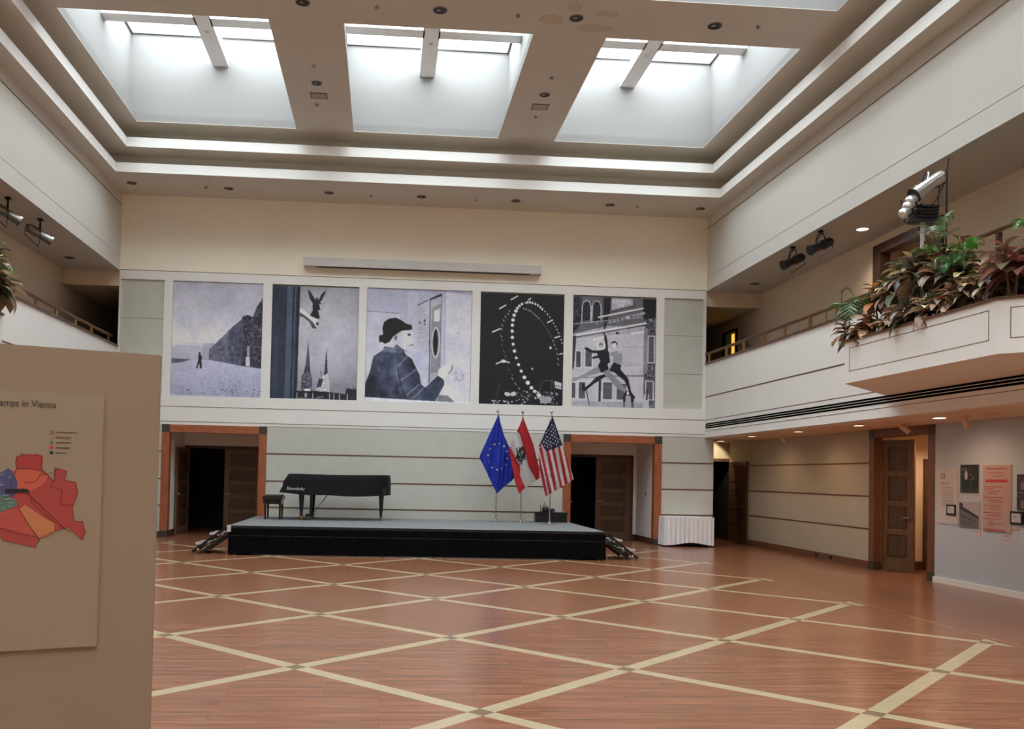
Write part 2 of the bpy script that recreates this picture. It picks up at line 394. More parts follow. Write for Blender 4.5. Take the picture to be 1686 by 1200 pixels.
# stepped coves round the room: slab, upstand lip, recess wall
def cove(R, z, outer, lip, rec):
    xa, xb, ya, yb_ = R; XA, XB, YA, YB = outer
    s = MB(); s.box(XA, XB, YA, ya, z, z+.04).box(XA, XB, yb_, YB, z, z+.04).box(XA, xa, ya, yb_, z, z+.04).box(xb, XB, ya, yb_, z, z+.04)
    return s
def lip(R, z, h): return MB().ring(*R, .07, z+.04, z+h).ring(*R, .004, z-.0, z+.04, False)
R1 = (-6.04, 7.54, -3.45, 19.76); R2 = (-5.77, 7.30, -3.25, 19.58)
struct('trim_1', cove(R1, 8.10, (XL-.2, XR+.2, YN, D+.1), .21, 0), CEIL)
struct('trim_25', lip(R1, 8.10, .21), PAINT); struct('trim_26', lip(R2, 8.60, .21), PAINT)
RC1 = (XL-.02, XR+.02, -3.9, 20.2)
struct('trim_2', MB().ring(*RC1, .1, 8.14, 8.64), CEIL)
struct('trim_3', cove(R2, 8.60, (XL-.1, XR+.1, -4.0, 20.3), .21, 0), CEIL)
RC2 = (-6.12, 7.64, -3.8, 20.12)
struct('trim_4', MB().ring(*RC2, .1, 8.64, 9.1), CEIL)
# skylight shafts, beams and panes
GLASS = bpy.data.materials.new('clear_glazing'); GLASS.use_nodes = True
N = GLASS.node_tree.nodes; L = GLASS.node_tree.links
tr = N.new('ShaderNodeBsdfTransparent'); tr.inputs[0].default_value = (.97, .98, .98, 1); gl = N.new('ShaderNodeBsdfGlossy'); gl.inputs['Roughness'].default_value = .05
mx = N.new('ShaderNodeMixShader'); mx.inputs[0].default_value = .04
L.new(tr.outputs[0], mx.inputs[1]); L.new(gl.outputs[0], mx.inputs[2]); L.new(mx.outputs[0], N['Material Output'].inputs[0])
nw = 0
for y0, y1 in SKYY:
    for x0, x1 in SKYX:
        nw += 1
        e = .24
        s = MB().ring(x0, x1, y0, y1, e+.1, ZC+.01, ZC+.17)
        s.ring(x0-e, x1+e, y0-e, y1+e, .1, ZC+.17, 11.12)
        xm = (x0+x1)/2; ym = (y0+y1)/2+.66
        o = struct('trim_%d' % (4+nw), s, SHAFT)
        MB().box(xm-.17, xm+.17, y0-e, y1+e, 10.5, 10.72).box(x0-e, xm-.14, ym-.16, ym+.16, 10.5, 10.72).box(xm+.14, x1+e, ym-.16, ym+.16, 10.5, 10.72).build('cross_beam', BEAM, o)
        g = MB().box(x0-e-.1, x1+e+.1, y0-e-.1, y1+e+.1, 11.2, 11.21)
        p = struct('window_%d' % nw, g, GLASS)
        fr = MB().ring(x0-e+.05, x1+e-.05, y0-e+.05, y1+e-.05, .15, 11.12, 11.14)
        fr.build('window_frame', GREYF, p)
        if y0 > 8:
            MB().lathe((xm, y1-1.3, 10.49), [(.05, 0), (.05, .01)], 12).build('light_fitting', ALU, o)

# ---- back wall (room side face at y = 21.4)
PAN = [(-6.33, -5.32), (-5.12, -3.0), (-2.78, -.71), (-.52, 2.03), (2.24, 4.3), (4.52, 6.6), (6.8, 7.79)]
PZ0, PZ1 = 3.35, 6.09
s = MB(); s.box(XL-.1, XR+.1, D, D+.2, 6.31, 8.12); struct('wall_back', s, UPW)
s = MB()
struct('wall_back_upper_rail', MB().box(XL, XR, D, D+.1, PZ1, 6.31), PAINT)
struct('wall_back_lower_rail', MB().box(XL, XR, D, D+.1, 2.66, PZ0), PAINT)
e = [XL]+[v for p in PAN for v in p]+[XR]
for k in range(0, len(e), 2): struct('trim_%d' % (30+k//2), MB().box(e[k], e[k+1], D, D+.1, PZ0, PZ1), PAINT)
struct('wall_back_recess', MB().box(XL, XR, D+.1, D+.14, 2.66, 6.31), PAINT)
s = MB()
for z in (6.305, 3.09, 2.735): s.box(XL, XR, D-.004, D+.002, z-.007, z+.007)
struct('trim_17', s, REVEAL)
for k, (a, b) in ((0, PAN[0]), (6, PAN[6])):
    p = struct('trim_%d' % (18+(k > 0)), MB().box(a-.02, b+.02, D+.05, D+.1, PZ0-.02, PZ1+.02), FABRIC)
    s = MB()
    for z in (5.17, 4.22): s.box(a, b, D+.047, D+.052, z-.005, z+.005)
    s.build('seam', REVEAL, p)
# lower back wall in fabric panels, between and beside the two door openings
DO = [(-5.27, -2.82), (4.34, 6.78)]
for i, (a, b) in enumerate(((-6.60, DO[0][0]), (DO[0][1], DO[1][0]), (DO[1][1], 8.09))):
    wl = struct(('wall_back_left', 'wall_back_centre', 'wall_back_right')[i], MB().box(a, b, D, D+.35 if i == 1 else D+.6, 0, 2.67), FABRIC)
    s = MB()
    for z in (2.02, 1.37, .745): s.box(a, b, D-.006, D+.002, z-.014, z+.014)
    s.build('reveal_strip', STRIP, wl)
    MB().box(a, b, D-.012, D+.002, 0, .13).build('plinth', DK_WOOD, wl)
# door openings with wood surround, corner blocks and plinth
def surround(name, x0, x1):
    fr = MB(); y0, y1 = D-.03, D+.5; t = .18
    fr.box(x0, x0+t, y0, D+.16, .14, 2.48).box(x1-t, x1, y0, D+.16, .14, 2.48)
    p = struct(name, fr, RED_WOOD)
    MB().box(x0+t, x1-t, y0, D+.16, 2.48, 2.66).build('lintel', RED_WOODX, p)
    s = MB()
    for a in (x0, x1-t): s.box(a-.003, a+t+.003, y0-.006, D+.16, 2.475, 2.665).box(a-.003, a+t+.003, y0-.006, D+.16, 0, .15)
    s.build('corner_block', BLOCK, p)
    return p
surround('door_1', *DO[0]); surround('door_2', *DO[1])
# vestibules behind
def panel_leaf(parent, hx, hy, ang, wd, ht, m, name='door_leaf', handle=True, hs=1, npan=5):
    ca, sa = math.cos(ang), math.sin(ang)
    xf = lambda u, t, z: (hx+u*ca-t*sa, hy+u*sa+t*ca, z)
    s = MB(xf); st = .13; th = .045
    s.box(0, st, 0, th, .01, ht).box(wd-st, wd, 0, th, .01, ht)
    zs = [.2, .62, .98, 1.34, 1.7, ht-.12] if npan == 5 else [.25, .78, 1.3, 1.85, ht-.12]
    k = len(zs); s.box(st, wd-st, 0, th, .01, zs[0])
    for i in range(1, k): s.box(st, wd-st, 0, th, zs[i]-(.1 if i < k-1 else 0), zs[i] if i < k-1 else ht)
    o = s.build(name, m, parent)
    s = MB(xf)
    for i in range(k-1): s.box(st+.03, wd-st-.03, .01, th-.01, zs[i]+.03, zs[i+1]-(.13 if i < k-2 else .03))
    s.box(st, wd-st, .018, th-.018, zs[0], zs[-1])
    s.build('leaf_panel', DOORP, o)
    if handle:
        h = MB(xf); u = wd-.06; zz = 1.0
        for t0, t1 in ((-.05, 0), (th, th+.05)):
            h.cyl((u, t0, zz), (u, t1, zz), .011, n=8)
        h.cyl((u, -.05, zz), (u-.11, -.05, zz), .009, n=8).cyl((u, th+.05, zz), (u-.11, th+.05, zz), .009, n=8)
        h.build('door_handle', CHROME, o)
    return o
VY = 23.0
for i, (x0, x1) in enumerate(DO):
    a, b = x0+.16, x1-.16
    s = MB().box(a-.15, a, D+.16, VY, 0, 2.8).box(b, b+.15, D+.16, VY, 0, 2.8).box(a-.15, b+.15, D+.1, VY+.1, 2.72, 2.8)
    o0, o1 = (a+.10, a+1.96) if i == 0 else (a+.10, a+1.96)
    s.box(a, b, VY, VY+.12, 2.22, 2.72).box(a, o0-.07, VY, VY+.12, 0, 2.22).box(o1+.07, b, VY, VY+.12, 0, 2.22)
    v = struct('wall_vestibule_%s' % ('left', 'right')[i], s, PAINT)
    MB().box(a, a+.015, D+.16, VY, 0, .15).box(b-.015, b, D+.16, VY, 0, .15).build('skirting', DK_WOOD, v)
    if i: MB().box(o1+.07, b, VY-.015, VY, 0, .15).build('skirting', DK_WOOD, v)
    sx = a+.002 if i == 0 else b-.002
    sw = MB().box(sx-.008, sx+.008, 22.05, 22.17, 1.16, 1.30); q = sw.build('light_switch', ALU, v)
    MB().box(sx-.014, sx+.014, 22.09, 22.13, 1.2, 1.26).build('switch_key', BLACK, q)
    fr = MB().box(o0-.07, o0, VY-.03, VY+.12, 0, 2.22).box(o1, o1+.07, VY-.03, VY+.12, 0, 2.22).box(o0, o1, VY-.03, VY+.12, 2.15, 2.22)
    dr = struct('door_%d' % (3+i), fr, DK_WOOD)
    panel_leaf(dr, o1, VY+.03, PI, .925, 2.14, DOORW)
    panel_leaf(dr, o0+.02, VY-.02, -PI/2-(.10 if i == 0 else -.02), .925, 2.14, DOORW)
    # dark hall behind the doors
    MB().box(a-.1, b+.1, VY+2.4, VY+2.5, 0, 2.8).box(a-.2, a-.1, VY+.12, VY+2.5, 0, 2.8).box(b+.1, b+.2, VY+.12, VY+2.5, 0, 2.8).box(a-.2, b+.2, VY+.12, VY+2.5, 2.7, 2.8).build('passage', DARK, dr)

# ---- side walls above the galleries (upper walls)
for side, x, sg in (('left', XL, -1), ('right', XR, 1)):
    xa, xb = sorted((x, x+sg*.25))
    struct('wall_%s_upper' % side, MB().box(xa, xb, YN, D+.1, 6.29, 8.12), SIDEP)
    struct('trim_%d' % (20 if sg < 0 else 21), MB().box(*sorted((x-sg*.004, x+sg*.002)), YN, D, 7.845, 7.865).box(*sorted((x-sg*.003, x+sg*.002)), YN, D, 6.62, 6.625), REVEAL)
    # gallery: floor block with fascia, ceiling, back wall
    gx = 9.25 if sg > 0 else -7.76
    xa, xb = sorted((x, gx+sg*.3))
    struct('wall_%s_fascia' % side, MB().box(*sorted((x, x+sg*.15)), YN, D, 2.66, 4.46), PAINT)
    struct('ceiling_under_gallery_%s' % side, MB().box(*sorted((x+sg*.15, gx+sg*.3)), YN, 23.3, 2.63, 2.75), SOFF)
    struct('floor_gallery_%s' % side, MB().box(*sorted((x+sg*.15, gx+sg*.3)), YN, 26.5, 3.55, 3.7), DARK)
    struct('ceiling_gallery_%s' % side, MB().box(*sorted((x+sg*.25, gx+sg*.1)), YN, D+.2, 6.29, 6.4), CEIL)
    s = MB()
    if sg > 0:
        s.box(gx, gx+.1, YN, 14.16, 3.7, 6.3).box(gx, gx+.1, 16.25, 22.85, 3.7, 6.3).box(gx, gx+.1, 14.16, 16.25, 6.13, 6.3)
        s.box(gx, gx+.1, 23.8, 26.5, 3.7, 6.3).box(gx, gx+.1, 22.85, 23.8, 5.66, 6.3)
    else: s.box(gx-.1, gx, YN, 26.5, 3.7, 6.3)
    struct('wall_gallery_%s' % side, s, GALW)
    struct('wall_gallery_header_%s' % side, MB().box(*sorted((x, gx)), D+.1, D+.2, 5.93, 6.3).box(*sorted((x, gx)), D+.2, 26.5, 5.93, 6.0), GALW)
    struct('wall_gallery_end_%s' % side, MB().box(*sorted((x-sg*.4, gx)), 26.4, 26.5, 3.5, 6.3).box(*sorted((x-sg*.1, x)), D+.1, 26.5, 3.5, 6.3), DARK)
# reveals and air slots on the right fascia
s = MB()
for z, h in ((3.66, .013), (3.09, .006), (2.815, .004)): s.box(XR-.004, XR+.002, YN, D, z-h, z+h)
struct('trim_22', s, STRIP)
s = MB()
for z in (2.985, 2.94, 2.895): s.box(XR-.003, XR+.002, YN, D-.05, z-.017, z+.017)
struct('trim_23', s, SLOT)
s = MB().box(XL-.002, XL+.004, YN, D, 3.647, 3.673); struct('trim_24', s, STRIP)
# lower left wall under the gallery
struct('wall_left', MB().box(-7.9, -7.76, YN, 23.2, 0, 2.7), LFAB)

# ---- lower right wall under the gallery (face x = 9.2)
XW = 9.2
wr = struct('wall_right', MB().box(XW, XW+.1, 16.26, 23.2, 0, 2.64), LFAB)
s = MB()
for z in (2.0, 1.37, .75): s.box(XW-.006, XW+.002, 16.26, 21.85, z-.014, z+.014)
s.build('reveal_strip', STRIP, wr)
struct('baseboard_right', MB().box(XW-.02, XW+.002, 16.26, 21.9, 0, .145), BRN_WOOD)
wf = struct('wall_under_gallery_end', MB().box(8.09, 8.25, 23.2, 23.3, 0, 2.14).box(8.09, 9.3, 23.2, 23.3, 2.14, 2.7), LFAB)
d5 = struct('door_5', MB().box(8.22, 9.2, 23.17, 23.21, 2.12, 2.2).box(8.18, 8.25, 23.17, 23.3, 0, 2.2), DK_WOOD)
panel_leaf(d5, 9.17, 23.14, -PI/2-.02, 1.22, 2.11, DK_WOOD)
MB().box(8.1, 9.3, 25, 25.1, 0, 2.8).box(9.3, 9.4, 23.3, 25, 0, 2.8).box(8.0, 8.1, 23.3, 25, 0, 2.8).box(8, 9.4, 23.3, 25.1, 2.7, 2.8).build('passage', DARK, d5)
# exhibition wall and its baseboard
struct('wall_exhibition', MB().box(XW-.02, XW+.1, YN, 14.25, 0, 2.64), WHITEW)
struct('baseboard_exhibition', MB().box(XW-.05, XW-.02, YN, 14.25, 0, .09), PAINT)
# the wide doorway between them
d6m = MB().box(XW-.03, XW+.12, 16.09, 16.26, .14, 2.47).box(XW-.03, XW+.12, 14.25, 14.43, .14, 2.47)
d6 = struct('door_6', d6m, BRN_WOOD)
MB().box(XW-.03, XW+.12, 14.43, 16.09, 2.47, 2.64).build('lintel', BRN_WOOD, d6)
MB().box(XW-.036, XW+.12, 16.085, 16.265, 2.46, 2.64).box(XW-.036, XW+.12, 14.245, 14.435, 2.46, 2.64).box(XW-.036, XW+.12, 16.085, 16.265, 0, .15).box(XW-.036, XW+.12, 14.245, 14.435, 0, .15).build('corner_block', BLOCK, d6)
vs = struct('wall_recess', MB().box(9.3, 10.9, 16.2, 16.3, 0, 2.7).box(9.3, 10.9, 14.05, 14.15, 0, 2.7).box(10.9, 11, 14.05, 16.3, 0, 2.7).box(9.3, 11, 14.05, 16.3, 2.6, 2.7), GALW)
MB().box(9.5, 10.9, 16.18, 16.2, 0, .16).build('skirting', DK_WOOD, vs)
MB().box(10.2, 10.28, 16.12, 16.2, 0, 2.1).build('door_edge', DK_WOOD, vs)
panel_leaf(d6, 9.34, 16.12, -PI/2+.40, .66, 2.43, DOORW, npan=3)
# upper gallery doorway
DKR = woodmat('dark_door_frame', (48, 34, 25), (62, 44, 32))
d7 = struct('door_7', MB().box(9.2, 9.4, 16.0, 16.25, 3.7, 6.13).box(9.2, 9.4, 14.16, 14.38, 3.7, 6.13).box(9.2, 9.4, 14.38, 16.0, 5.95, 6.13), DKR)
struct('wall_gallery_recess', MB().box(9.75, 9.85, 14, 16.4, 3.7, 6.2).box(9.4, 9.8, 16.25, 16.35, 3.7, 6.2).box(9.4, 9.8, 14.06, 14.16, 3.7, 6.2).box(9.35, 9.85, 14.06, 16.35, 6.13, 6.2), GALW)
# lit doorway at the far end of the right gallery
d8 = struct('door_8', MB().box(9.2, 9.36, 22.85, 22.93, 3.7, 5.66).box(9.2, 9.36, 23.55, 23.8, 3.7, 5.66).box(9.2, 9.36, 22.93, 23.55, 5.6, 5.66), DARK)
struct('wall_lit_room', MB().box(10.3, 10.4, 21.8, 25, 3.7, 6.3).box(9.36, 10.3, 25, 25.1, 3.7, 6.3).box(9.36, 10.3, 21.8, 21.9, 3.7, 6.3).box(9.36, 10.4, 21.8, 25.1, 6.2, 6.3).box(9.35, 10.4, 21.8, 25.1, 3.6, 3.7), mat('yellow_wall', (225, 205, 130), .8))
spot('recess_lamp', (10.0, 15.4, 2.55), 20, (1, .66, .4), 150, 1)
lp = bpy.data.lights.new('room_lamp', 'POINT'); lp.energy = 9; lp.color = (1, .9, .65); lo = bpy.data.objects.new('room_lamp', lp); COL.objects.link(lo); lo.location = (9.85, 23.6, 5.8)

# ------------------------------------------------------------ planter bays on the galleries
def bay(side, cx, sg):
    # octagonal bay projecting from the fascia; cx is the outer face
    wx = XR if sg > 0 else XL; d = abs(wx-cx)
    P = [(wx, 12+d-.02), (cx, 12.0), (cx, 8.9), (wx, 8.9-d)]
    pts = P if sg > 0 else P
    s = MB()
    out = [(wx, 12+d), (cx, 12.0), (cx, 8.9), (wx, 8.9-d)]
    inn = [(wx, 12+d-.2), (cx+sg*.12, 11.95), (cx+sg*.12, 8.95), (wx, 8.9-d+.2)]
    s.prism(out if sg > 0 else out[::-1], 3.0, 3.1)
    for i in range(3):
        q = [out[i], out[i+1], inn[i+1], inn[i]]
        s.prism(q, 3.1, 3.57)
    w_ = struct('wall_bay_%s' % side, s, PAINT)
    cap = MB()
    o2 = [(wx, 12+d+.03), (cx-sg*.02, 12.01), (cx-sg*.02, 8.89), (wx, 8.9-d-.03)]
    for i in range(3): cap.prism([o2[i], o2[i+1], inn[i+1], inn[i]], 3.57, 3.6)
    cap.build('cap_moulding', RAILW, w_)
    # raised rectangle moulding on each face
    mo = MB()
    for i in range(3):
        a, b = Vector((*out[i], 0)), Vector((*out[i+1], 0)); u = (b-a); Ln = u.length; u.normalize(); n = Vector((u.y, -u.x, 0))
        if n.x*sg > 0: n = -n
        def bar(u0, u1, z0, z1):
            p, q = a+u*u0, a+u*u1
            mo.prism([tuple((p+n*.002)[:2]), tuple((q+n*.002)[:2]), tuple((q-n*.002)[:2]), tuple((p-n*.002)[:2])], z0, z1)
        m0 = .12; 
        bar(m0, Ln-m0, 3.155, 3.165); bar(m0, Ln-m0, 3.475, 3.485); bar(m0, m0+.01, 3.155, 3.485); bar(Ln-m0-.01, Ln-m0, 3.155, 3.485)
    mo.build('panel_moulding', REVEAL, w_)
    t = MB().prism([(wx-sg*.05, 12+d-.5), (cx+sg*.18, 11.8), (cx+sg*.18, 9.1), (wx-sg*.05, 8.9-d+.5)], 3.12, 3.52)
    o = t.build('planter_soil', SOIL); o['kind'] = 'structure'
    return w_
bay('right', 6.4, 1); bay('left', -5.06, -1)

# ------------------------------------------------------------ railings
def railing(name, label, x, y0, y1, z, posts, cap=True):
    t = thing(name, label, 'railing', (x, (y0+y1)/2, z-.26))
    MB().box(x-.03, x+.03, y0, y1, z-.012, z+.018).build('handrail', RAILW, t)
    MB().box(x-.02, x+.02, y0, y1, z-.035, z-.021).build('brass_rail', BRASS, t)
    if cap: MB().box(x-.03, x+.17, y0, y1, z-.26, z-.22).build('bottom_rail', RAILW, t)
    for y in posts: MB().box(x-.012, x+.012, y-.05, y+.05, z-.22, z-.035).build('post', BRASS, t)
    return t
railing('gallery_railing', 'wood and brass railing along the far part of the right gallery', XR, 12.0, 21.38, 4.72, [21.16, 20.07, 19.06, 18.05, 17.06, 16.0, 15.0, 14.0, 13.0])
railing('gallery_railing', 'wood and brass railing on the left gallery', XL-.14, 9.0, 21.38, 4.72, [21.16, 19.95, 18.93, 17.87, 16.84, 15.9, 14.9, 13.9, 12.9])
t = railing('gallery_railing', 'wood handrail behind the plants at the right edge of the photo', 7.5, 7.0, 11.5, 4.77, [], cap=False)
for y in (7.6, 8.6, 9.6, 10.4, 11.2): MB().box(7.47, 7.53, y-.02, y+.02, 3.52, 4.74).build('post', DK_WOOD, t)

# ------------------------------------------------------------ recessed downlights, vents, sprinklers
SILV = mat('reflector_metal', (150, 146, 140), .3, .8)
def downlight_at(x, y, z, label, group, lit=None, r=.10):
    t = thing('recessed_downlight', label, 'ceiling light', (x, y, z), group)
    MB().lathe((x, y, z-.008), [(r, 0), (r+.016, 0), (r+.016, .01), (r, .01), (r, 0)], 20, False).build('trim_ring', SILV if not lit else ALU, t)
    MB().lathe((x, y, z-.004), [(.001, 0), (r, 0), (r, .003), (.001, .003)], 20).build('diffuser' if lit else 'recess', lit or BLACK, t)
    if not lit:
        MB().cyl((x-.02, y, z-.004), (x-.02, y, z-.014), .038, .02, n=10).build('lamp', SILV, t)
    return t
LITW = emit('lit_diffuser_white', (255, 235, 225), 3); LITO = emit('lit_diffuser_orange', (255, 215, 180), .9)
names = ['at the left corner of the back soffit', 'second from left on the back soffit', 'third from left on the back soffit', 'at the middle of the back soffit',
         'third from right on the back soffit', 'second from right on the back soffit', 'at the right corner of the back soffit']
for i, x in enumerate((-5.9, -3.74, -1.44, .71, 2.94, 5.2, 7.39)):
    downlight_at(x, 20.62 if i else 20.52, 8.1, 'unlit recessed downlight '+names[i], 'downlights along the back soffit')
nm = ['upper left, in front of the left skylight', 'above the middle skylight in the photo', 'beside the water stain on the main ceiling', 'above the right skylight in the photo']
for i, x in enumerate((-1.48, .72, 2.95, 5.26)): downlight_at(x, 14.13, ZC, 'unlit recessed downlight '+nm[i], 'main ceiling downlights', r=.105)
downlight_at(-1.48, 17.07, ZC, 'unlit recessed downlight between the left and middle skylights', 'main ceiling downlights', r=.09)
downlight_at(2.96, 17.07, ZC, 'unlit recessed downlight between the middle and right skylights', 'main ceiling downlights', r=.09)
for x, l in ((-1.48, 'left and middle'), (2.97, 'middle and right')):
    t = thing('ceiling_vent', 'grey rectangular ceiling vent between the %s skylights' % l, 'vent', (x, 17.64, ZC))
    MB().box(x-.17, x+.17, 17.5, 17.78, ZC-.012, ZC+.001).build('vent_frame', REVEAL, t)
    s = MB()
    for k in range(6): s.box(x-.15, x+.15, 17.53+k*.04, 17.545+k*.04, ZC-.016, ZC-.011)
    s.build('louvre', ALU, t)
sp = MB().cyl((0, 0, 0), (0, 0, -.035), .012, n=8).cyl((0, 0, -.035), (0, 0, -.04), .035, n=10)
SPL = [(-1.48, 16.31, ZC, 'before the left ceiling downlight'), (-1.55, 18.07, ZC, 'behind the left ceiling vent'), (2.95, 16.29, ZC, 'before the right ceiling downlight'), (2.96, 18.11, ZC, 'behind the right ceiling vent'),
       (-.3, 14.12, ZC, 'left of the middle downlight up front'), (1.99, 14.13, ZC, 'right of the middle downlight up front'), (5.97, 14.07, ZC, 'right of the fourth downlight up front'),
       (-.46, 20.65, 8.1, 'on the back soffit left of centre'), (2.01, 20.63, 8.1, 'on the back soffit right of centre'), (5.86, 20.62, 8.1, 'near the right end of the back soffit'), (-4.24, 20.55, 8.1, 'near the left end of the back soffit')]
for x, y, z, l in SPL:
    o = MB().cyl((x, y, z+.001), (x, y, z-.03), .012, n=8).cyl((x, y, z-.03), (x, y, z-.036), .04, n=10).build('sprinkler_head', SILV)
    tag(o, 'small sprinkler head '+l, 'sprinkler', 'ceiling sprinkler heads')
# gallery and under-gallery downlights
t = downlight_at(8.67, 15.67, 6.29, 'lit round downlight on the right gallery ceiling', 'gallery downlights', LITW)
downlight_at(8.65, 20.38, 6.29, 'unlit downlight far along the right gallery ceiling', 'gallery downlights')
downlight_at(-7.16, 20.32, 6.29, 'unlit downlight far along the left gallery ceiling', 'gallery downlights')
for x, y, m, l in ((8.3, 19.62, LITO, 'first lit downlight past the back corner under the right gallery'), (8.31, 17.37, LITO, 'second lit downlight from the back corner under the right gallery'),
                   (8.31, 15.08, LITO, 'lit orange downlight left of the doorway under the right gallery'), (8.38, 12.91, LITW, 'bright white downlight near the exhibition wall'), (8.62, 22.3, LITO, 'lit downlight above the dark far doorway under the right gallery')):
    downlight_at(x, y, 2.63, l, 'downlights under the right gallery', m, r=.09)
WARM = (1.0, .62, .36)
for x, y, e in ((8.3, 19.62, 7), (8.31, 17.37, 8), (8.31, 15.08, 11), (8.38, 12.91, 9), (8.38, 10.6, 10), (8.38, 8.2, 10)):
    spot('gallery_lamp', (x, y, 2.58), e, WARM, 172, 1)
spot('far_door_lamp', (8.62, 22.5, 2.58), 14, (1, .8, .55), 110, .2, aim=(8.4, 23.2, 1.9))
spot('upper_gallery_lamp', (8.67, 15.67, 6.22), 22, (1, .8, .65), 150, .8)

# exhibition spotlights (track heads) under the right gallery
SPW = mat('spot_white', (214, 186, 160), .5)
def track_head(x, y, d, label):
    z = 2.63; t = thing('ceiling_spotlight', label, 'spotlight', (x, y, z), 'wall-washing spotlights under the right gallery')
    MB().cyl((x, y, z), (x, y, z-.02), .06, n=14).build('ceiling_plate', SPW, t)
    MB().cyl((x, y, z-.02), (x, y, z-.07), .012, n=8).build('stem', SPW, t)
    v = Vector(d).normalized(); c = Vector((x, y, z-.1)); MB().cyl(c-v*.09, c+v*.09, .045, n=14).build('lamp_head', SPW, t)
track_head(8.7, 18.9, (.7, .1, -.7), 'pale ceiling spotlight far under the right gallery')
track_head(8.62, 14.2, (.7, -.3, -.7), 'pale ceiling spotlight over the wood doorway')
MB().box(8.3, 8.62, 14.19, 14.22, 2.615, 2.632).build('track', SPW, None)['kind'] = 'structure'
track_head(8.45, 12.4, (.25, -.2, -.9), 'pale ceiling spotlight above the exhibition wall')
o = MB().lathe((8.41, 11.8, 2.57), [(.03, 0), (.09, .03), (.11, .06)], 18).build('smoke_detector', SPW); tag(o, 'round ceiling detector above the pink poster', 'smoke detector')

# stage spotlights hanging under the gallery ceilings
DKMET = mat('dark_metal', (52, 50, 50), .35, .7)
def stage_light(x, y, z, d, m, label, zc=6.29, hang=1, grp='theatre spotlights'):
    t = thing('stage_spotlight', label, 'spotlight', (x, y, z), grp)
    v = Vector(d).normalized(); c = Vector((x, y, z))
    MB().cyl(c-v*.22, c-v*.06, .085, .095, n=14).cyl(c-v*.28, c-v*.22, .05, .085, n=14).build('lamp_housing', m, t, smooth=True)
    MB().cyl(c-v*.06, c+v*.2, .075, .085, n=14).cyl(c+v*.2, c+v*.24, .1, n=14).build('lens_tube', m, t, smooth=True)
    MB().cyl(c+v*.235, c+v*.242, .08, n=14).build('lens', BLACK, t)
    sd = v.cross(Vector((0, 0, 1))).normalized()*.13; up = Vector((0, 0, .22))
    MB().tube([c+sd, c+sd+up*.6, c+sd*.6+up, c-sd*.6+up, c-sd+up*.6, c-sd], .012).build('yoke', DKMET, t)
    if hang: MB().cyl(c+up, (x, y, zc), .018, n=8).box(x-.04, x+.04, y-.04, y+.04, zc-.04, zc).build('clamp', DKMET, t)
    MB().tube([c-v*.26, c-v*.3-Vector((0, 0, .16)), c-Vector((.02, 0, .24)), c+sd-Vector((0, 0, .1)), c+sd*.8+up*.5, c+up*.95], .008).build('cable', BLACK, t)
    return t
stage_light(-6.68, 15.9, 6.0, (.75, .35, -.42), SILV, 'silver theatre spotlight, left one of the pair on the left gallery ceiling')
stage_light(-6.62, 17.2, 5.99, (.75, .35, -.42), SILV, 'silver theatre spotlight, right one of the pair on the left gallery ceiling')
stage_light(8.0, 17.05, 6.0, (-.75, -.1, -.35), DKMET, 'dark theatre spotlight, left one of the pair on the right gallery ceiling')
stage_light(7.97, 15.87, 6.0, (-.75, -.1, -.35), DKMET, 'dark theatre spotlight, right one of the pair on the right gallery ceiling')
# lighting stand rising from the right planter
t = thing('lighting_stand', 'white pole carrying chrome spotlights above the right planter', 'lighting stand', (7.1, 11.33, 3.5))
MB().cyl((7.1, 11.33, 3.52), (7.1, 11.33, 5.3), .028, n=10).build('pole', ALU, t)
MB().cyl((7.1, 11.33, 3.52), (7.1, 11.33, 3.55), .2, n=16).build('base', BLACK, t)
MB().cyl((7.28, 11.1, 4.5), (7.28, 11.1, 5.75), .012, n=8).build('thin_pole', DKMET, t)
s = MB()
for k in range(5): s.box(6.95+.02*k, 7.26, 11.22, 11.44, 5.11+.045*k, 5.14+.045*k)
s.cyl((7.0, 11.33, 5.22), (7.24, 11.33, 5.28), .09, n=10)
s.build('dimmer_pack', BLACK, t)
MB().tube([(7.1, 11.33, 5.3), (7.02, 11.33, 5.5), (7.12, 11.3, 5.78)], .012).tube([(7.1, 11.33, 5.5), (7.4, 11.33, 5.65), (7.44, 11.3, 5.98)], .009).tube([(7.43, 11.3, 5.9), (7.36, 11.3, 5.6), (7.15, 11.3, 5.2)], .009).tube([(6.8, 11.33, 5.4), (6.85, 11.33, 5.1), (7.1, 11.33, 5.12), (7.3, 11.33, 5.25), (7.34, 11.33, 5.7)], .009).build('cable', BLACK, t)
CH = mat('polished_aluminium', (225, 225, 228), .25, .9)
for k, (p, d, r, ln, l) in enumerate((((7.14, 11.3, 5.60), (-.8, 0, -.55), .085, .22, 'top'), ((6.97, 11.3, 5.42), (-.8, -.3, -.45), .075, .09, 'second'), ((6.93, 11.3, 5.34), (-.8, -.3, -.45), .075, .09, 'third'), ((6.88, 11.3, 5.25), (-.8, -.3, -.45), .075, .09, 'lowest'))):
    v = Vector(d).normalized(); c = Vector(p)
    q = thing('stage_spotlight', 'chrome spotlight, %s of four on the white pole' % l, 'spotlight', p, 'chrome spotlights on the pole')
    MB().cyl(c-v*ln, c+v*ln, r, r*.95, n=16).ball(c-v*ln if k == 0 else c+v*ln, r*.95, 14).build('lamp_housing', CH, q, smooth=True)
    w_ = ln if k == 0 else 0
    MB().cyl(c+v*w_, c+v*(w_+.02), r*1.12, n=16).build('lens_ring', DKMET, q)
    MB().cyl(c+Vector((0, 0, r)), c+Vector((.02, 0, r+.1)), .018, n=8).build('bracket', CH, q)

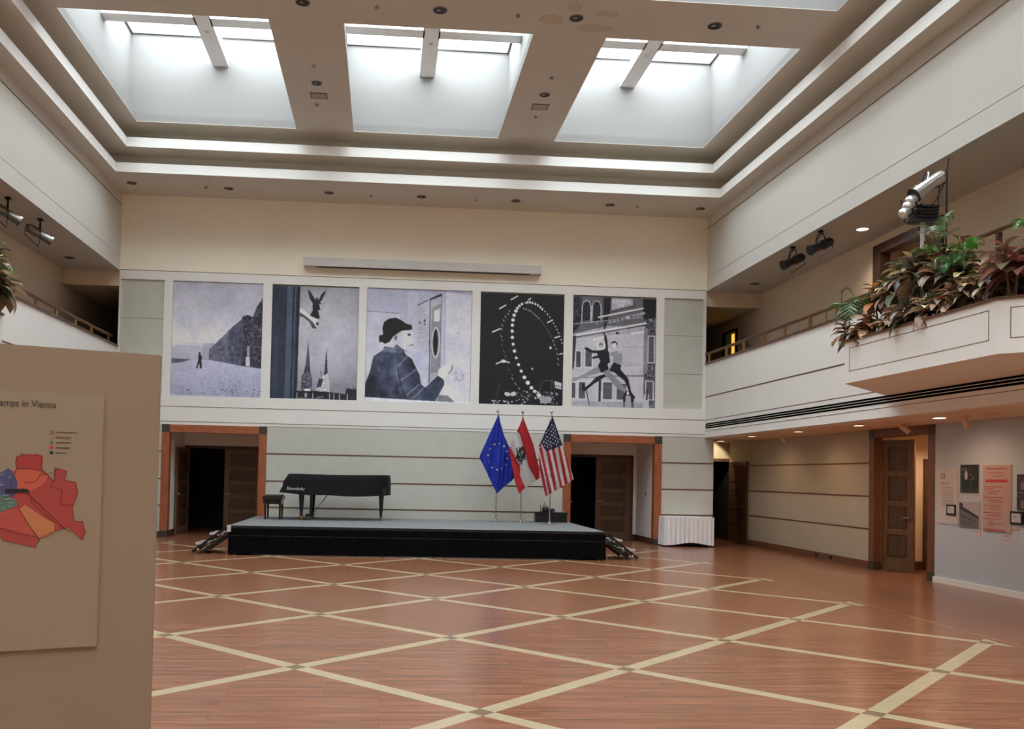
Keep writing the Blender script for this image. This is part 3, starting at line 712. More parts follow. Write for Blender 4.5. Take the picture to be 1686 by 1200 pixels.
# ------------------------------------------------------------ photographs on the back wall
CVS = []
def pic1():
    c = Cv(25, 40, 885, 1155, 165, (150, 150, 160)); c.vgrad(40, (140, 140, 151), 640, (168, 168, 178)); c.vgrad(640, (158, 160, 172), 830, (150, 152, 166)); c.vgrad(790, (150, 152, 168), 1155, (128, 130, 148))
    c.poly([(25, 690), (120, 650), (260, 650), (330, 680), (420, 650), (420, 800), (25, 800)], 138, .5); c.poly([(320, 640), (430, 630), (430, 800), (320, 800)], 122, .5)
    c.poly([(60, 648), (260, 655), (260, 665), (60, 660)], 180, .6)
    c.poly([(25, 792), (215, 800), (130, 828), (25, 842)], (78, 80, 96))
    m = c.poly([(380, 700), (430, 650), (530, 545), (600, 470), (680, 400), (690, 370), (740, 350), (790, 370), (830, 260), (885, 180), (885, 870), (710, 852), (380, 798)], (74, 76, 94)); c.noise(m, 9, 3)
    m2 = m & (c.X > 700); c.a[m2] *= .72; c.noise(m2, 16, 5)
    c.a[m & (c.X < 560)] += 14
    for i in range(14): c.line([(420+i*22, 820-i*2), (430+i*24, 640-i*14)], 4, 60, .5)
    c.poly([(735, 760), (772, 760), (772, 852), (735, 848)], 160); c.poly([(745, 655), (765, 655), (765, 760), (745, 760)], 130)
    m = (c.Y > 900); c.noise(m, 4, 3)
    for i in range(60):
        y = 930+220*random.random()**.7; x = 40+840*random.random()**.6; c.ell(x, y, 3+9*(y-900)/250*random.random(), 2+4*(y-900)/250, 62, .7)
    B = (34, 36, 46); c.ell(292, 740, 11, 12, B); c.poly([(280, 755), (305, 752), (318, 780), (312, 805), (318, 885), (300, 885), (292, 830), (275, 888), (262, 885), (280, 810)], B)
    hm = (c.X > 380) & (c.Y < 870) & (c.a[..., 2] < 115); c.soft(hm, 10, 10)
    return c
def pic2():
    c = Cv(40, 55, 895, 1165, 160, (150, 150, 158)); r = np.hypot(c.X-560, c.Y-520)/700; c.a -= (r**2*55)[..., None]
    c.poly([(40, 55), (312, 55), (302, 1165), (40, 1165)], (38, 44, 58)); c.poly([(185, 55), (240, 55), (235, 1165), (180, 1165)], (66, 74, 90)); c.poly([(60, 600), (110, 500), (110, 1165), (60, 1165)], (50, 60, 78), .6)
    c.line([(268, 55), (262, 1165)], 7, (82, 90, 106)); c.line([(298, 55), (290, 1165)], 14, (24, 28, 38))
    K = (26, 27, 34)
    c.poly([(385, 88), (400, 92), (450, 165), (465, 200), (440, 225), (405, 170)], K); c.poly([(560, 85), (562, 110), (525, 185), (500, 225), (485, 205), (520, 130)], K)
    c.ell(476, 180, 15, 17, K); c.poly([(440, 215), (500, 200), (505, 250), (515, 280), (490, 285), (512, 365), (465, 370), (412, 340), (440, 285), (435, 245)], K)
    c.line([(500, 215), (525, 222), (548, 215)], 9, K); c.ell(535, 216, 12, 8, (150, 150, 156)); c.ell(470, 200, 22, 14, K)
    c.poly([(312, 270), (350, 285), (410, 340), (470, 365), (500, 400), (490, 440), (470, 445), (440, 400), (380, 350), (312, 310)], (190, 190, 196))
    c.poly([(312, 310), (380, 355), (440, 400), (475, 450), (480, 468), (440, 465), (405, 400), (350, 360), (312, 350)], (66, 66, 76)); c.ell(487, 418, 12, 18, K)
    for cx, ty, w, by in ((402, 590, 36, 900), (583, 640, 26, 950)): c.poly([(cx, ty), (cx+w*.8, by), (cx+w, by), (cx-w, by), (cx-w*.5, by-80)], (48, 48, 58))
    c.line([(402, 640), (402, 920)], 5, (150, 150, 156)); m = c.poly([(345, 930), (385, 890), (420, 890), (448, 930), (448, 1075), (340, 1075)], (70, 70, 84)); c.noise(m, 30, 3)
    m = c.poly([(520, 950), (600, 900), (622, 960), (622, 1090), (490, 1090), (500, 1030)], (150, 150, 156)); c.noise(m, 18, 3); c.poly([(515, 950), (560, 960), (540, 1030), (495, 1050)], (50, 50, 60))
    c.line([(536, 880), (540, 950)], 5, K)
    m = c.poly([(303, 1080), (450, 1075), (640, 1085), (780, 1100), (790, 1035), (850, 1040), (865, 1030), (890, 1060), (890, 1165), (303, 1165)], (30, 30, 38)); c.noise(m, 8, 3)
    for x in (306, 460, 625, 668, 722, 800): c.line([(x, 1100), (x, 1165)], 7, (140, 140, 146))
    c.ell(392, 1120, 14, 24, (130, 130, 136)); c.line([(500, 1140), (560, 1130)], 10, (110, 110, 120)); c.line([(303, 1150), (620, 1156)], 8, (110, 110, 116)); c.line([(790, 1040), (865, 1045)], 6, (120, 120, 126)); c.ell(405, 1068, 36, 12, (170, 170, 176))
    return c
def pic3():
    c = Cv(35, 35, 1060, 1180, 200, (150, 152, 168)); c.vgrad(35, (138, 140, 156), 1180, (160, 162, 178))
    c.poly([(430, 60), (530, 60), (530, 1180), (430, 1180)], 158, .5); c.poly([(35, 280), (360, 285), (360, 1180), (35, 1180)], 162, .5)
    c.line([(45, 274), (350, 288)], 6, 96); c.poly([(530, 190), (625, 140), (625, 640), (530, 640)], 150, .7); c.line([(530, 200), (625, 145)], 10, 70)
    for y in (230, 260, 300, 440, 470, 520, 570): c.line([(545, y+8), (615, y-4)], 4, 110, .7)
    c.ell(552, 375, 9, 15, 70); c.ell(600, 355, 10, 16, 70); c.ell(577, 380, 5, 5, 70); c.ell(600, 390, 9, 10, 80)
    c.poly([(640, 130), (760, 70), (765, 95), (650, 145)], 50); c.poly([(650, 145), (765, 95), (760, 1000), (655, 980)], 140)
    c.line([(650, 140), (655, 980)], 8, 40); c.line([(762, 90), (760, 900)], 5, 90); c.poly([(668, 220), (758, 175), (756, 870), (668, 880)], 112, .9); c.poly([(690, 250), (748, 225), (748, 350), (690, 360)], 168)
    c.ell(712, 570, 40, 155, 190); c.ell(711, 570, 32, 145, 100); c.ell(710, 568, 21, 128, (14, 14, 18))
    c.poly([(800, 60), (1060, 80), (1060, 1180), (800, 1180)], 166, .7); c.line([(800, 100), (800, 1000)], 5, 130); c.ell(935, 465, 10, 18, 140); c.line([(840, 575), (1000, 585)], 5, 145)
    for i in range(30): c.ell(900+90*random.random(), 850+110*random.random(), 7, 14, 120, .25)
    # figure in coat and hat, seen from behind
    c.poly([(300, 480), (400, 455), (480, 465), (492, 530), (515, 560), (490, 600), (480, 640), (440, 665), (400, 660), (330, 650), (215, 620), (240, 580), (290, 560)], 158)
    c.poly([(330, 600), (400, 650), (440, 665), (380, 668), (300, 640)], 70, .8); c.line([(400, 470), (412, 665)], 5, 190); c.ell(452, 500, 16, 14, 60); c.line([(405, 470), (495, 478)], 5, 200); c.line([(455, 610), (490, 600)], 7, 60); c.ell(322, 535, 20, 30, 130); c.ell(322, 535, 11, 20, 90)
    c.poly([(190, 440), (205, 380), (250, 345), (320, 332), (370, 355), (420, 390), (475, 400), (482, 440), (470, 450), (380, 462), (300, 520), (262, 580), (215, 600), (190, 580), (165, 590), (158, 520), (200, 505)], (18, 18, 22))
    c.poly([(35, 1140), (35, 1000), (75, 900), (110, 730), (200, 665), (215, 625), (400, 655), (420, 700), (480, 740), (560, 900), (580, 1000), (620, 1030), (740, 905), (790, 930), (805, 990), (720, 1165), (560, 1160)], (48, 54, 70))
    c.poly([(215, 625), (400, 655), (400, 690), (200, 680)], (70, 78, 96)); c.poly([(130, 720), (330, 700), (360, 900), (170, 960)], (70, 78, 96), .5)
    jk = (c.a[..., 2] < 100) & (c.Y > 640) & (c.X < 810) & (c.a[..., 2] > 50); c.soft(jk, 13, 30); c.soft(jk, 7, 12)
    for P in ([(370, 970), (480, 890), (520, 850)], [(440, 1110), (560, 1000)], [(500, 1140), (600, 1040)], [(340, 840), (400, 760), (440, 720)]): c.line(P, 14, (104, 110, 126), .8)
    c.line([(345, 830), (380, 1000), (430, 1140)], 9, (28, 32, 42)); c.poly([(35, 1140), (60, 960), (120, 900), (160, 1145)], (30, 34, 46))
    c.poly([(740, 905), (745, 840), (800, 800), (840, 790), (880, 820), (860, 880), (820, 900), (800, 945)], 176); c.line([(845, 880), (870, 850), (880, 800)], 8, 60)
    c.poly([(730, 1165), (750, 1100), (850, 1105), (915, 1170)], 100); c.line([(850, 1105), (915, 1170)], 5, 190)
    return c
def pic4():
    c = Cv(40, 40, 880, 1155, 180, (22, 22, 30)); W = (235, 235, 240)
    P = [(525, 120), (490, 125), (455, 140), (430, 160), (410, 182), (395, 212), (378, 255), (368, 303), (362, 355), (362, 415), (365, 477), (374, 545), (388, 613), (408, 681), (432, 748), (460, 812), (493, 873), (528, 926), (566, 975), (600, 1010), (640, 1045)]
    R = [6, 9, 13, 14, 15, 18, 18, 18, 17, 17, 17, 15, 17, 14, 15, 16, 19, 21, 19, 18, 22]
    for i in range(len(P)-1): c.line([P[i], P[i+1]], 7, 90, .5)
    for (x, y), r in zip(P, R): c.ell(x, y, r, r*.95, W); 
    for x, y in ((510, 122), (535, 120), (560, 126), (590, 135), (615, 148), (640, 165), (660, 185), (688, 208), (712, 233), (735, 262), (757, 292), (775, 322), (795, 355), (812, 385), (828, 418), (842, 450), (855, 485), (866, 520)): c.ell(x, y, 9 if x < 680 else 6, 14 if x < 680 else 8, W)
    for P2 in ([(475, 188), (500, 190), (527, 203), (550, 214), (577, 235), (600, 255), (625, 277), (650, 300), (670, 328), (692, 357), (712, 388), (735, 422), (757, 460), (775, 500), (790, 540), (805, 580), (820, 630), (826, 680), (830, 735)], [(330, 215), (318, 245), (292, 275), (275, 312), (262, 360), (255, 400), (255, 470), (262, 510), (265, 560), (280, 620), (300, 670), (335, 800), (370, 850), (372, 890), (405, 940), (440, 985)]):
        c.line(P2, 3, 90, .4)
        for i, (x, y) in enumerate(P2): c.line([(x-6, y-8), (x+6, y+8)], 7, (190, 190, 196) if i < 7 or i > 12 else 120)
    for P3 in ([(345, 100), (410, 62)], [(230, 195), (290, 158)], [(165, 430), (240, 395)], [(210, 745), (280, 715), (340, 730)], [(520, 95), (540, 80)], [(715, 318), (765, 290)], [(790, 468), (840, 452)], [(845, 630), (870, 622)]): c.line(P3, 13, (215, 215, 220))
    c.ell(280, 718, 24, 16, W); c.ell(750, 570, 12, 14, W); c.ell(570, 785, 10, 10, W)
    c.ell(325, 1045, 30, 20, (200, 200, 206), rot=.2); c.ell(385, 1042, 32, 22, (200, 200, 206), rot=-.3)
    for i in range(70): c.ell(420+420*random.random(), 1010+120*random.random(), 3+9*random.random(), 3+8*random.random(), 120+int(110*random.random()), .8)
    for i in range(14): c.ell(110+400*random.random(), 1110+30*random.random(), 10, 7, 190)
    c.poly([(640, 1040), (700, 1055), (770, 1060), (765, 1120), (660, 1130)], (200, 200, 206), .8); c.poly([(795, 900), (868, 920), (868, 985), (805, 970)], (200, 200, 206)); c.line([(800, 945), (866, 960)], 6, 60)
    for P3 in ([(640, 1040), (670, 920)], [(760, 1040), (770, 900)], [(660, 905), (780, 895)], [(225, 1080), (235, 970), (260, 960)], [(780, 900), (810, 1060)]): c.line(P3, 5, 110)
    return c
def pic5():
    c = Cv(20, 50, 845, 1155, 180, (150, 150, 160)); K = (26, 26, 34)
    c.noise(c.X > 0, 10, 4)
    c.poly([(20, 50), (845, 50), (845, 330), (360, 340), (20, 430)], 92); m = c.poly([(20, 50), (110, 50), (100, 330), (20, 430)], 40); c.noise(m, 22, 5)
    for x in (110, 210): c.ell(x+45, 150, 44, 62, 170); c.ell(x+44, 152, 37, 55, K); c.poly([(x+6, 300), (x+6, 150), (x+82, 150), (x+80, 280)], K); [c.line([(x+10, 290-i*45), (x+80, 200-i*45)], 5, 120, .6) for i in range(4)]; c.line([(x-2, 310), (x+2, 150)], 8, 170); c.line([(x+90, 150), (x+88, 290)], 8, 170)
    c.poly([(400, 60), (612, 60), (612, 120), (400, 180)], 150); [c.line([(425+i*22, 75), (425+i*22, 105)], 8, 205) for i in range(8)]; [c.line([(465+i*18, 115), (465+i*18, 138)], 7, 205) for i in range(4)]
    c.poly([(320, 50), (400, 50), (385, 200), (340, 380), (330, 380)], K); c.poly([(715, 60), (845, 60), (845, 240), (745, 280), (710, 240)], (20, 20, 26)); m = c.poly([(740, 260), (845, 240), (845, 1155), (730, 1155)], 78); c.noise(m, 25, 6)
    for a, b, wd, v in (((275, 255), (715, 150), 16, 185), ((20, 330), (720, 240), 8, 150), ((60, 440), (745, 298), 18, 190), ((60, 460), (745, 318), 8, 40), ((360, 210), (640, 130), 6, 40), ((380, 300), (720, 200), 30, 140)): c.line([a, b], wd, v)
    for i in range(12): c.ell(260+i*38, 320-i*9, 12, 18, 50+int(120*random.random()), .7)
    c.poly([(60, 470), (725, 390), (725, 1100), (20, 1100), (20, 500)], 166); c.poly([(725, 350), (770, 350), (770, 800), (725, 800)], 120)
    for y in (540, 700, 720, 820, 830): c.line([(300, y+12), (725, y)], 3 if y != 830 else 12, 120)
    c.line([(20, 870), (725, 820)], 9, 110)
    for x0, x1, y0, y1 in ((60, 105, 600, 760), (150, 215, 580, 750), (330, 420, 900, 1070), (465, 560, 910, 1070), (90, 155, 905, 1070), (20, 60, 915, 1065), (755, 825, 880, 1060), (775, 830, 430, 690)):
        c.poly([(x0-8, y0-8), (x1+8, y0-8), (x1+8, y1+8), (x0-8, y1+8)], 195); c.poly([(x0, y0), (x1, y0), (x1, y1), (x0, y1)], 92); [c.line([(x0+4, y), (x1-4, y)], 4, 60) for y in range(y0+8, y1, 14)]
    c.poly([(285, 880), (312, 880), (308, 1095), (285, 1095)], 50); c.poly([(20, 450), (60, 450), (40, 760), (20, 800)], 60); c.line([(75, 610), (105, 740)], 7, K); c.line([(235, 480), (330, 455)], 26, 205, .7); c.line([(610, 405), (720, 385)], 22, 205, .6)
    # two leaping dancers
    c.poly([(270, 745), (310, 800), (180, 845), (20, 905), (20, 885), (150, 820)], 128); c.poly([(330, 800), (380, 780), (480, 880), (580, 985), (560, 1000), (470, 960)], 124)
    c.poly([(345, 820), (355, 845), (240, 920), (165, 985), (140, 1000), (130, 975), (200, 920), (260, 850)], K); c.line([(165, 985), (200, 1140)], 9, K); c.poly([(120, 920), (150, 915), (155, 960), (130, 990)], K)
    c.poly([(270, 590), (350, 570), (385, 600), (395, 700), (370, 720), (385, 770), (310, 810), (275, 740), (300, 690), (270, 640)], K); c.line([(275, 600), (215, 600), (150, 565)], 26, K); c.line([(150, 560), (120, 550)], 10, 180); c.line([(360, 585), (355, 500), (345, 450)], 26, K); c.line([(345, 440), (325, 410)], 18, 70); c.line([(230, 660), (290, 645)], 22, K)
    c.ell(303, 535, 46, 46, 195); c.ell(303, 530, 22, 28, 120); c.ell(303, 545, 10, 6, 220)
    c.poly([(400, 600), (500, 580), (520, 650), (505, 725), (430, 700), (425, 640), (380, 625)], 130); c.line([(485, 600), (505, 500), (470, 415)], 22, 168); c.ell(463, 408, 18, 14, 60); c.ell(436, 525, 26, 36, 185); c.poly([(402, 530), (410, 495), (440, 485), (468, 510), (462, 540), (450, 505), (415, 510)], K); c.ell(438, 545, 9, 7, 235)
    c.poly([(430, 700), (505, 725), (500, 770), (580, 860), (610, 990), (650, 1040), (655, 1055), (610, 1040), (560, 920), (540, 880), (440, 800), (385, 785)], K)
    c.poly([(530, 1040), (560, 980), (600, 985), (635, 1040), (640, 1150), (530, 1150)], K); c.poly([(555, 1030), (605, 1030), (615, 1150), (550, 1150)], 150); c.ell(577, 1005, 12, 20, 190); c.ell(760, 990, 16, 24, 150); c.poly([(735, 1010), (785, 1010), (790, 1150), (725, 1150)], 165); c.line([(770, 960), (765, 1060)], 16, 40)
    c.poly([(20, 1095), (725, 1090), (725, 1155), (20, 1155)], 142, .6)
    return c
PL = ['black and white photo banner of a man walking beside a tall hedge', 'black and white photo banner of a hand holding a winged figure over church spires',
      'black and white photo banner of a person in a black hat at a counter', 'black night photo banner of a lit big wheel', 'black and white photo banner of two leaping dancers before a facade']
for k, fn in enumerate((pic1, pic2, pic3, pic4, pic5)):
    a, b = PAN[k+1]; g = .0 if k in (0, 2) else .02
    c = fn(); c.gain = 1.55 if k not in (3, 4) else (1.15 if k == 3 else 1.4); c.soft(c.X > -9e9, 4 if k != 3 else .6, 40); c.soft(c.X > -9e9, 3 if k != 3 else .6, 9); o = print_mesh('photo_banner', c, (a+.005, D+.035, PZ1-g-.01 if g else PZ1), (1, 0, 0), (0, 0, -1), b-a-.01, PZ1-PZ0-g, PRINT, thick=.03)
    tag(o, PL[k], 'photo banner', 'large photographs on the back wall')

# projection screen housing
t = thing('projection_screen', 'long pale roll-up projection screen case above the photo banners', 'projection screen', (.82, D-.1, 6.55))
MB().box(-2.02, 3.66, D-.2, D-.001, 6.52, 6.72).build('housing', ALU, t)
MB().box(-1.75, 3.4, D-.16, D-.05, 6.512, 6.522).build('screen_slot', BLACK, t)
MB().box(-2.04, -2.02, D-.21, D, 6.51, 6.73).build('end_cap', ALU, t); MB().box(3.66, 3.68, D-.21, D, 6.51, 6.73).build('end_cap', ALU, t)

# ------------------------------------------------------------ stage
SX0, SX1, SY0, SY1, SZ = -2.92, 4.32, 17.1, 20.75, .56
t = thing('stage_platform', 'low black skirted stage with a grey deck', 'stage', ((SX0+SX1)/2, (SY0+SY1)/2, 0))
MB().box(SX0, SX1, SY0, SY1, SZ-.06, SZ).build('deck', DECK, t)
MB().box(SX0-.012, SX1+.012, SY0-.012, SY0, SZ-.05, SZ-.003).box(SX0-.012, SX0, SY0, SY1, SZ-.05, SZ-.003).box(SX1, SX1+.012, SY0, SY1, SZ-.05, SZ-.003).build('edge_frame', BLACK, t)
def skirt(pts, z0, z1, amp, wl, drop=0):
    s = MB(); rows = 5; L0 = 0; cols = []
    for (ax, ay), (bx, by) in zip(pts[:-1], pts[1:]):
        d = math.hypot(bx-ax, by-ay); n = max(2, int(d/wl*6)); nx, ny = (by-ay)/d, -(bx-ax)/d
        for i in range(n+1): cols.append((ax+(bx-ax)*i/n, ay+(by-ay)*i/n, nx, ny, L0+d*i/n))
        L0 += d
    vs = []
    for x, y, nx, ny, l in cols:
        for r in range(rows):
            q = r/(rows-1); a = amp*(.3+.9*q)*(math.sin(l*2*PI/wl)+.4*math.sin(l*2*PI/wl*.37+1)); zz = z1+(z0-z1)*q+(drop(l/L0) if drop and r == rows-1 else 0)
            vs.append((x+nx*(a+.015), y+ny*(a+.015), zz))
    fs = [(i*rows+r, (i+1)*rows+r, (i+1)*rows+r+1, i*rows+r+1) for i in range(len(cols)-1) for r in range(rows-1)]
    return s.add(vs, fs)
skirt([(SX0, SY1), (SX0, SY0), (SX1, SY0), (SX1, SY1)], .02, SZ-.05, .008, .16).build('skirt', SKIRT, t, smooth=True)
MB().box(SX0-.02, SX1+.02, SY0-.02, SY0-.012, .36, .375).build('skirt_seam', BLACK, t)
for x in (SX0+.1, 0, 1.2, SX1-.1):
    for y in (SY0+.1, SY1-.1): MB().cyl((x, y, 0), (x, y, SZ-.06), .025, n=8).build('leg', SILV, t)
MB().box(SX0-.03, SX0+.04, SY0-.03, SY0+.04, .44, .565).build('corner_clip', ALU, t)
MB().cyl((SX0-.03, SY0-.02, 0), (SX0-.03, SY0-.02, .12), .012, n=8).cyl((SX1+.03, SY0-.02, 0), (SX1+.03, SY0-.02, .12), .012, n=8).build('foot', CHROME, t)

def steps(side, x0, sg, label):
    t = thing('stage_steps', label, 'steps', (x0+sg*.35, 17.75, 0), 'folding steps at the stage ends')
    for y in (17.3, 17.95):
        s = MB()
        s.prism([(0, 0)], 0, 0) if 0 else None
        for off in (0, .17):
            a = Vector((x0+sg*(.06+off*.1), y, .50-off)); b = Vector((x0+sg*(.68-off*1.1), y, .03+off*.02))
            d = (b-a).normalized(); n = Vector((-d.z, 0, d.x))*.028
            s.add([tuple(p) for yy in (y-.02, y+.02) for p in (Vector((a.x, yy, a.z))+n, Vector((b.x, yy, b.z))+n, Vector((b.x, yy, b.z))-n, Vector((a.x, yy, a.z))-n)],
                  [(0, 1, 2, 3), (7, 6, 5, 4), (0, 4, 5, 1), (1, 5, 6, 2), (2, 6, 7, 3), (3, 7, 4, 0)])
        s.build('stringer', BLACK, t)
        b_ = MB()
        for u in (.14, .32, .52): b_.cyl((x0+sg*(.06+u), y-.02, .46-u*.72), (x0+sg*(.06+u), y-.032, .46-u*.72), .016, n=10)
        b_.build('bolt', ALU, t)
    for u, z in ((.12, .40), (.38, .21)):
        tr_ = MB().box(*sorted((x0+sg*u, x0+sg*(u+.24))), 17.32, 17.95, z-.03, z).build('tread', DECK, t)
        MB().box(*sorted((x0+sg*(u-.01), x0+sg*(u+.25))), 17.31, 17.33, z-.04, z+.004).build('tread_edge', ALU, tr_)
steps('left', SX0-.03, -1, 'black folding steps at the left end of the stage')
steps('right', SX1+.03, 1, 'black folding steps at the right end of the stage')

# ------------------------------------------------------------ grand piano under its cover
pz = SZ
t = thing('grand_piano', 'grand piano under a black fabric cover on the stage', 'piano', (-1.05, 20.0, pz))
def plan(ins=0):
    P = [(-2.25, 19.25), (-1.6, 19.22), (-1.1, 19.24), (-.6, 19.3), (-.15, 19.42), (.08, 19.6), (.14, 19.85), (.14, 20.3), (.05, 20.62), (-.4, 20.7), (-1.2, 20.7), (-2.25, 20.7)]
    return P
P = plan(); n = len(P)
ztop = lambda x: pz+min(1.0, .74+(x+2.25)/.2*.26) if x < -2.04 else pz+1.0-.01*math.sin((x+2)*2.1)
# densify outline
Q = []
for i in range(n):
    a, b = P[i], P[(i+1) % n]; d = math.hypot(b[0]-a[0], b[1]-a[1]); m_ = max(1, int(d/.07))
    for k in range(m_): Q.append((a[0]+(b[0]-a[0])*k/m_, a[1]+(b[1]-a[1])*k/m_))
nq = len(Q); cxp, cyp = -1.05, 20.0; vs = []; rows = 7
for r in range(rows):
    q = r/(rows-1)
    for i, (x, y) in enumerate(Q):
        hem = pz+.55+.02*math.sin(x*3.2+.5)-.02*math.exp(-((x+1.5)/.25)**2)
        if x < -1.55: hem = pz+.535+.06*max(0, (-1.55-x)/.7)
        ins = .0 if r else .03
        xx = x+(cxp-x)*ins*.5; yy = y+(cyp-y)*ins*.5
        if x < -2.0 and r > 0: xx = x
        if x <= -2.2: xx = -2.25+.20*(1-q)
        fold = (.014*math.sin(i*.55+q*2)+.012*math.sin(i*.21+1))*q
        zt = ztop(x if x > -2.2 else -2.04) if x > -2.2 else pz+1.0
        vs.append((xx+fold*.5, yy-fold, zt+(hem-zt)*q))
fs = [(r*nq+i, r*nq+(i+1) % nq, (r+1)*nq+(i+1) % nq, (r+1)*nq+i) for r in range(rows-1) for i in range(nq)]
fs.append(tuple(range(nq-1, -1, -1)))
cv_ = MB().add(vs, fs).build('cover', COVER, t, smooth=True)
text('cover_lettering', 'Bösendorfer', .098, (-2.09, 19.225, pz+.655), (1, 0, -.03), (0, 0, 1), mat('white_print', (215, 215, 218), .6), cv_, italic=.25, sx=.78)
MB().box(-2.1, .05, 19.5, 20.6, pz+.58, pz+.72).build('case', GLOSSBLK, t)
for x, y in ((-1.78, 19.42), (-1.62, 20.5), (-.06, 19.85)):
    lg = MB().cyl((x, y, pz+.1), (x, y, pz+.6), .042, .085, n=4).build('leg', GLOSSBLK, t)
    MB().cyl((x, y, pz+.045), (x, y, pz+.1), .03, .04, n=10).cyl((x-.02, y, pz+.03), (x+.02, y, pz+.03), .03, n=12).build('caster', BRASS, lg)
ly = MB().cyl((-1.62, 19.88, pz+.1), (-1.62, 19.88, pz+.6), .02, n=8).cyl((-1.62, 20.12, pz+.1), (-1.62, 20.12, pz+.6), .02, n=8).box(-1.72, -1.54, 19.82, 20.18, pz+.05, pz+.11).build('pedal_lyre', GLOSSBLK, t)
MB().cyl((-1.58, 19.9, pz+.12), (-1.2, 19.95, pz+.6), .008, n=6).cyl((-1.58, 20.08, pz+.12), (-1.22, 20.05, pz+.6), .008, n=6).build('lyre_brace', SILV, ly)
for y in (19.93, 20.0, 20.07): MB().box(-1.84, -1.7, y-.012, y+.012, pz+.06, pz+.075).build('pedal', BRASS, ly)
# bench
t = thing('piano_bench', 'black tufted piano bench beside the covered piano', 'bench', (-2.35, 19.6, pz))
bx0, bx1, by0, by1 = -2.60, -2.20, 19.42, 19.95
s = MB()
nx_, ny_ = 12, 14
V = []
for j in range(ny_+1):
    for i in range(nx_+1):
        u, v = i/nx_, j/ny_; edge = min(u, 1-u, v, 1-v); z = .5+.035*min(1, edge*8)**.5-.012*abs(math.sin(u*3*PI)*0+math.cos(u*3*PI)*math.cos(v*4*PI))
        V.append((bx0-.01+(bx1-bx0+.02)*u, by0-.01+(by1-by0+.02)*v, pz+z))
b0 = len(V)
F = [(j*(nx_+1)+i, j*(nx_+1)+i+1, (j+1)*(nx_+1)+i+1, (j+1)*(nx_+1)+i) for j in range(ny_) for i in range(nx_)]
s.add(V, F); s.box(bx0-.01, bx1+.01, by0-.01, by1+.01, pz+.43, pz+.505)
s.build('seat', mat('black_leather', (24, 24, 27), .3, var=.1), t, smooth=False)
MB().box(bx0+.02, bx1-.02, by0+.02, by1-.02, pz+.33, pz+.43).build('apron', GLOSSBLK, t)
for x in (bx0+.045, bx1-.045):
    for y in (by0+.045, by1-.045): MB().cyl((x, y, pz), (x, y, pz+.35), .024, .034, n=4).build('leg', GLOSSBLK, t)
for y in (by0+.1, by1-.1): MB().cyl((bx0-.03, by0+.2, pz+.38), (bx0+.02, by0+.2, pz+.38), .03, n=12)
MB().cyl((bx0-.04, by0+.25, pz+.38), (bx0+.02, by0+.25, pz+.38), .03, n=12).build('height_knob', GLOSSBLK, t)

# ------------------------------------------------------------ flags
def star(c, x, y, r, col, al=1, sx=1):
    P = []
    for k in range(10):
        q = r if k % 2 == 0 else r*.42; P.append((x+sx*q*math.sin(k*PI/5), y-q*math.cos(k*PI/5)))
    c.poly(P, col, al)
def flag(name, label, fx, fy, ztop, pole_c, outline_l, outline_r, cvf, ext, folds):
    t = thing(name, label, 'flag', (fx, fy, SZ), 'flags on poles at the right of the stage')
    MB().cyl((fx, fy, SZ+.03), (fx, fy, ztop-.05), .014, n=10).build('pole', CHROME, t)
    MB().ball((fx, fy, ztop), .035, 14).cyl((fx, fy, ztop-.08), (fx, fy, ztop-.03), .018, n=10).build('finial', CHROME, t, smooth=True)
    MB().lathe((fx, fy, SZ), [(.17, 0), (.17, .01), (.15, .018), (.03, .03), (.022, .07), (.015, .07)], 28).build('base', CHROME, t, smooth=True)
    s = fy/8767.6; c = cvf(Cv(*ext, 170)); L = np.array(outline_l, float); R = np.array(outline_r, float); y0, y1 = L[0, 1], L[-1, 1]
    a = c.done(); h, w_ = a.shape[:2]
    nr, nc = 110, 60; j, i = np.meshgrid(np.linspace(0, 1, nr), np.linspace(0, 1, nc), indexing='ij')
    yy = y0+j*(y1-y0); xl = np.interp(yy, L[:, 1], L[:, 0]); xr = np.interp(yy, R[:, 1], R[:, 0]); xx = xl+(xr-xl)*i
    dep = folds(xx, yy)
    P = np.stack([fx+(xx-pole_c)*s, fy-.035+dep, ztop-(yy-45)*s], -1)
    ix = np.clip(((xx-ext[0])/(ext[2]-ext[0])*w_).astype(int), 0, w_-1); iy = np.clip(((yy-ext[1])/(ext[3]-ext[1])*h).astype(int), 0, h-1)
    cols = a[iy, ix].reshape(-1, 3)/255; cols = np.where(cols <= .04045, cols/12.92, ((cols+.055)/1.055)**2.4)
    idx = np.arange(nr*nc).reshape(nr, nc); Fq = np.stack([idx[:-1, :-1], idx[1:, :-1], idx[1:, 1:], idx[:-1, 1:]], -1).reshape(-1, 4)
    me = bpy.data.meshes.new('flag_cloth'); me.from_pydata((P.reshape(-1, 3)-np.array((fx, fy, SZ))).tolist(), [], Fq.tolist())
    ca = me.color_attributes.new('Col', 'FLOAT_COLOR', 'POINT'); ca.data.foreach_set('color', np.hstack([cols, np.ones((len(cols), 1))]).astype(np.float32).ravel())
    me.materials.append(CLOTH); me.polygons.foreach_set('use_smooth', [True]*len(me.polygons)); me.update()
    o = bpy.data.objects.new('flag_cloth', me); COL.objects.link(o); o.parent = t
    so = o.modifiers.new('thickness', 'SOLIDIFY'); so.thickness = .003
    return t
def eu(c):
    c.a[:] = (28, 52, 178)
    for k in range(12):
        a = 2*PI*k/12+.1; star(c, 228+98*math.sin(a), 498-132*math.cos(a), 12, (226, 214, 150))
    return c
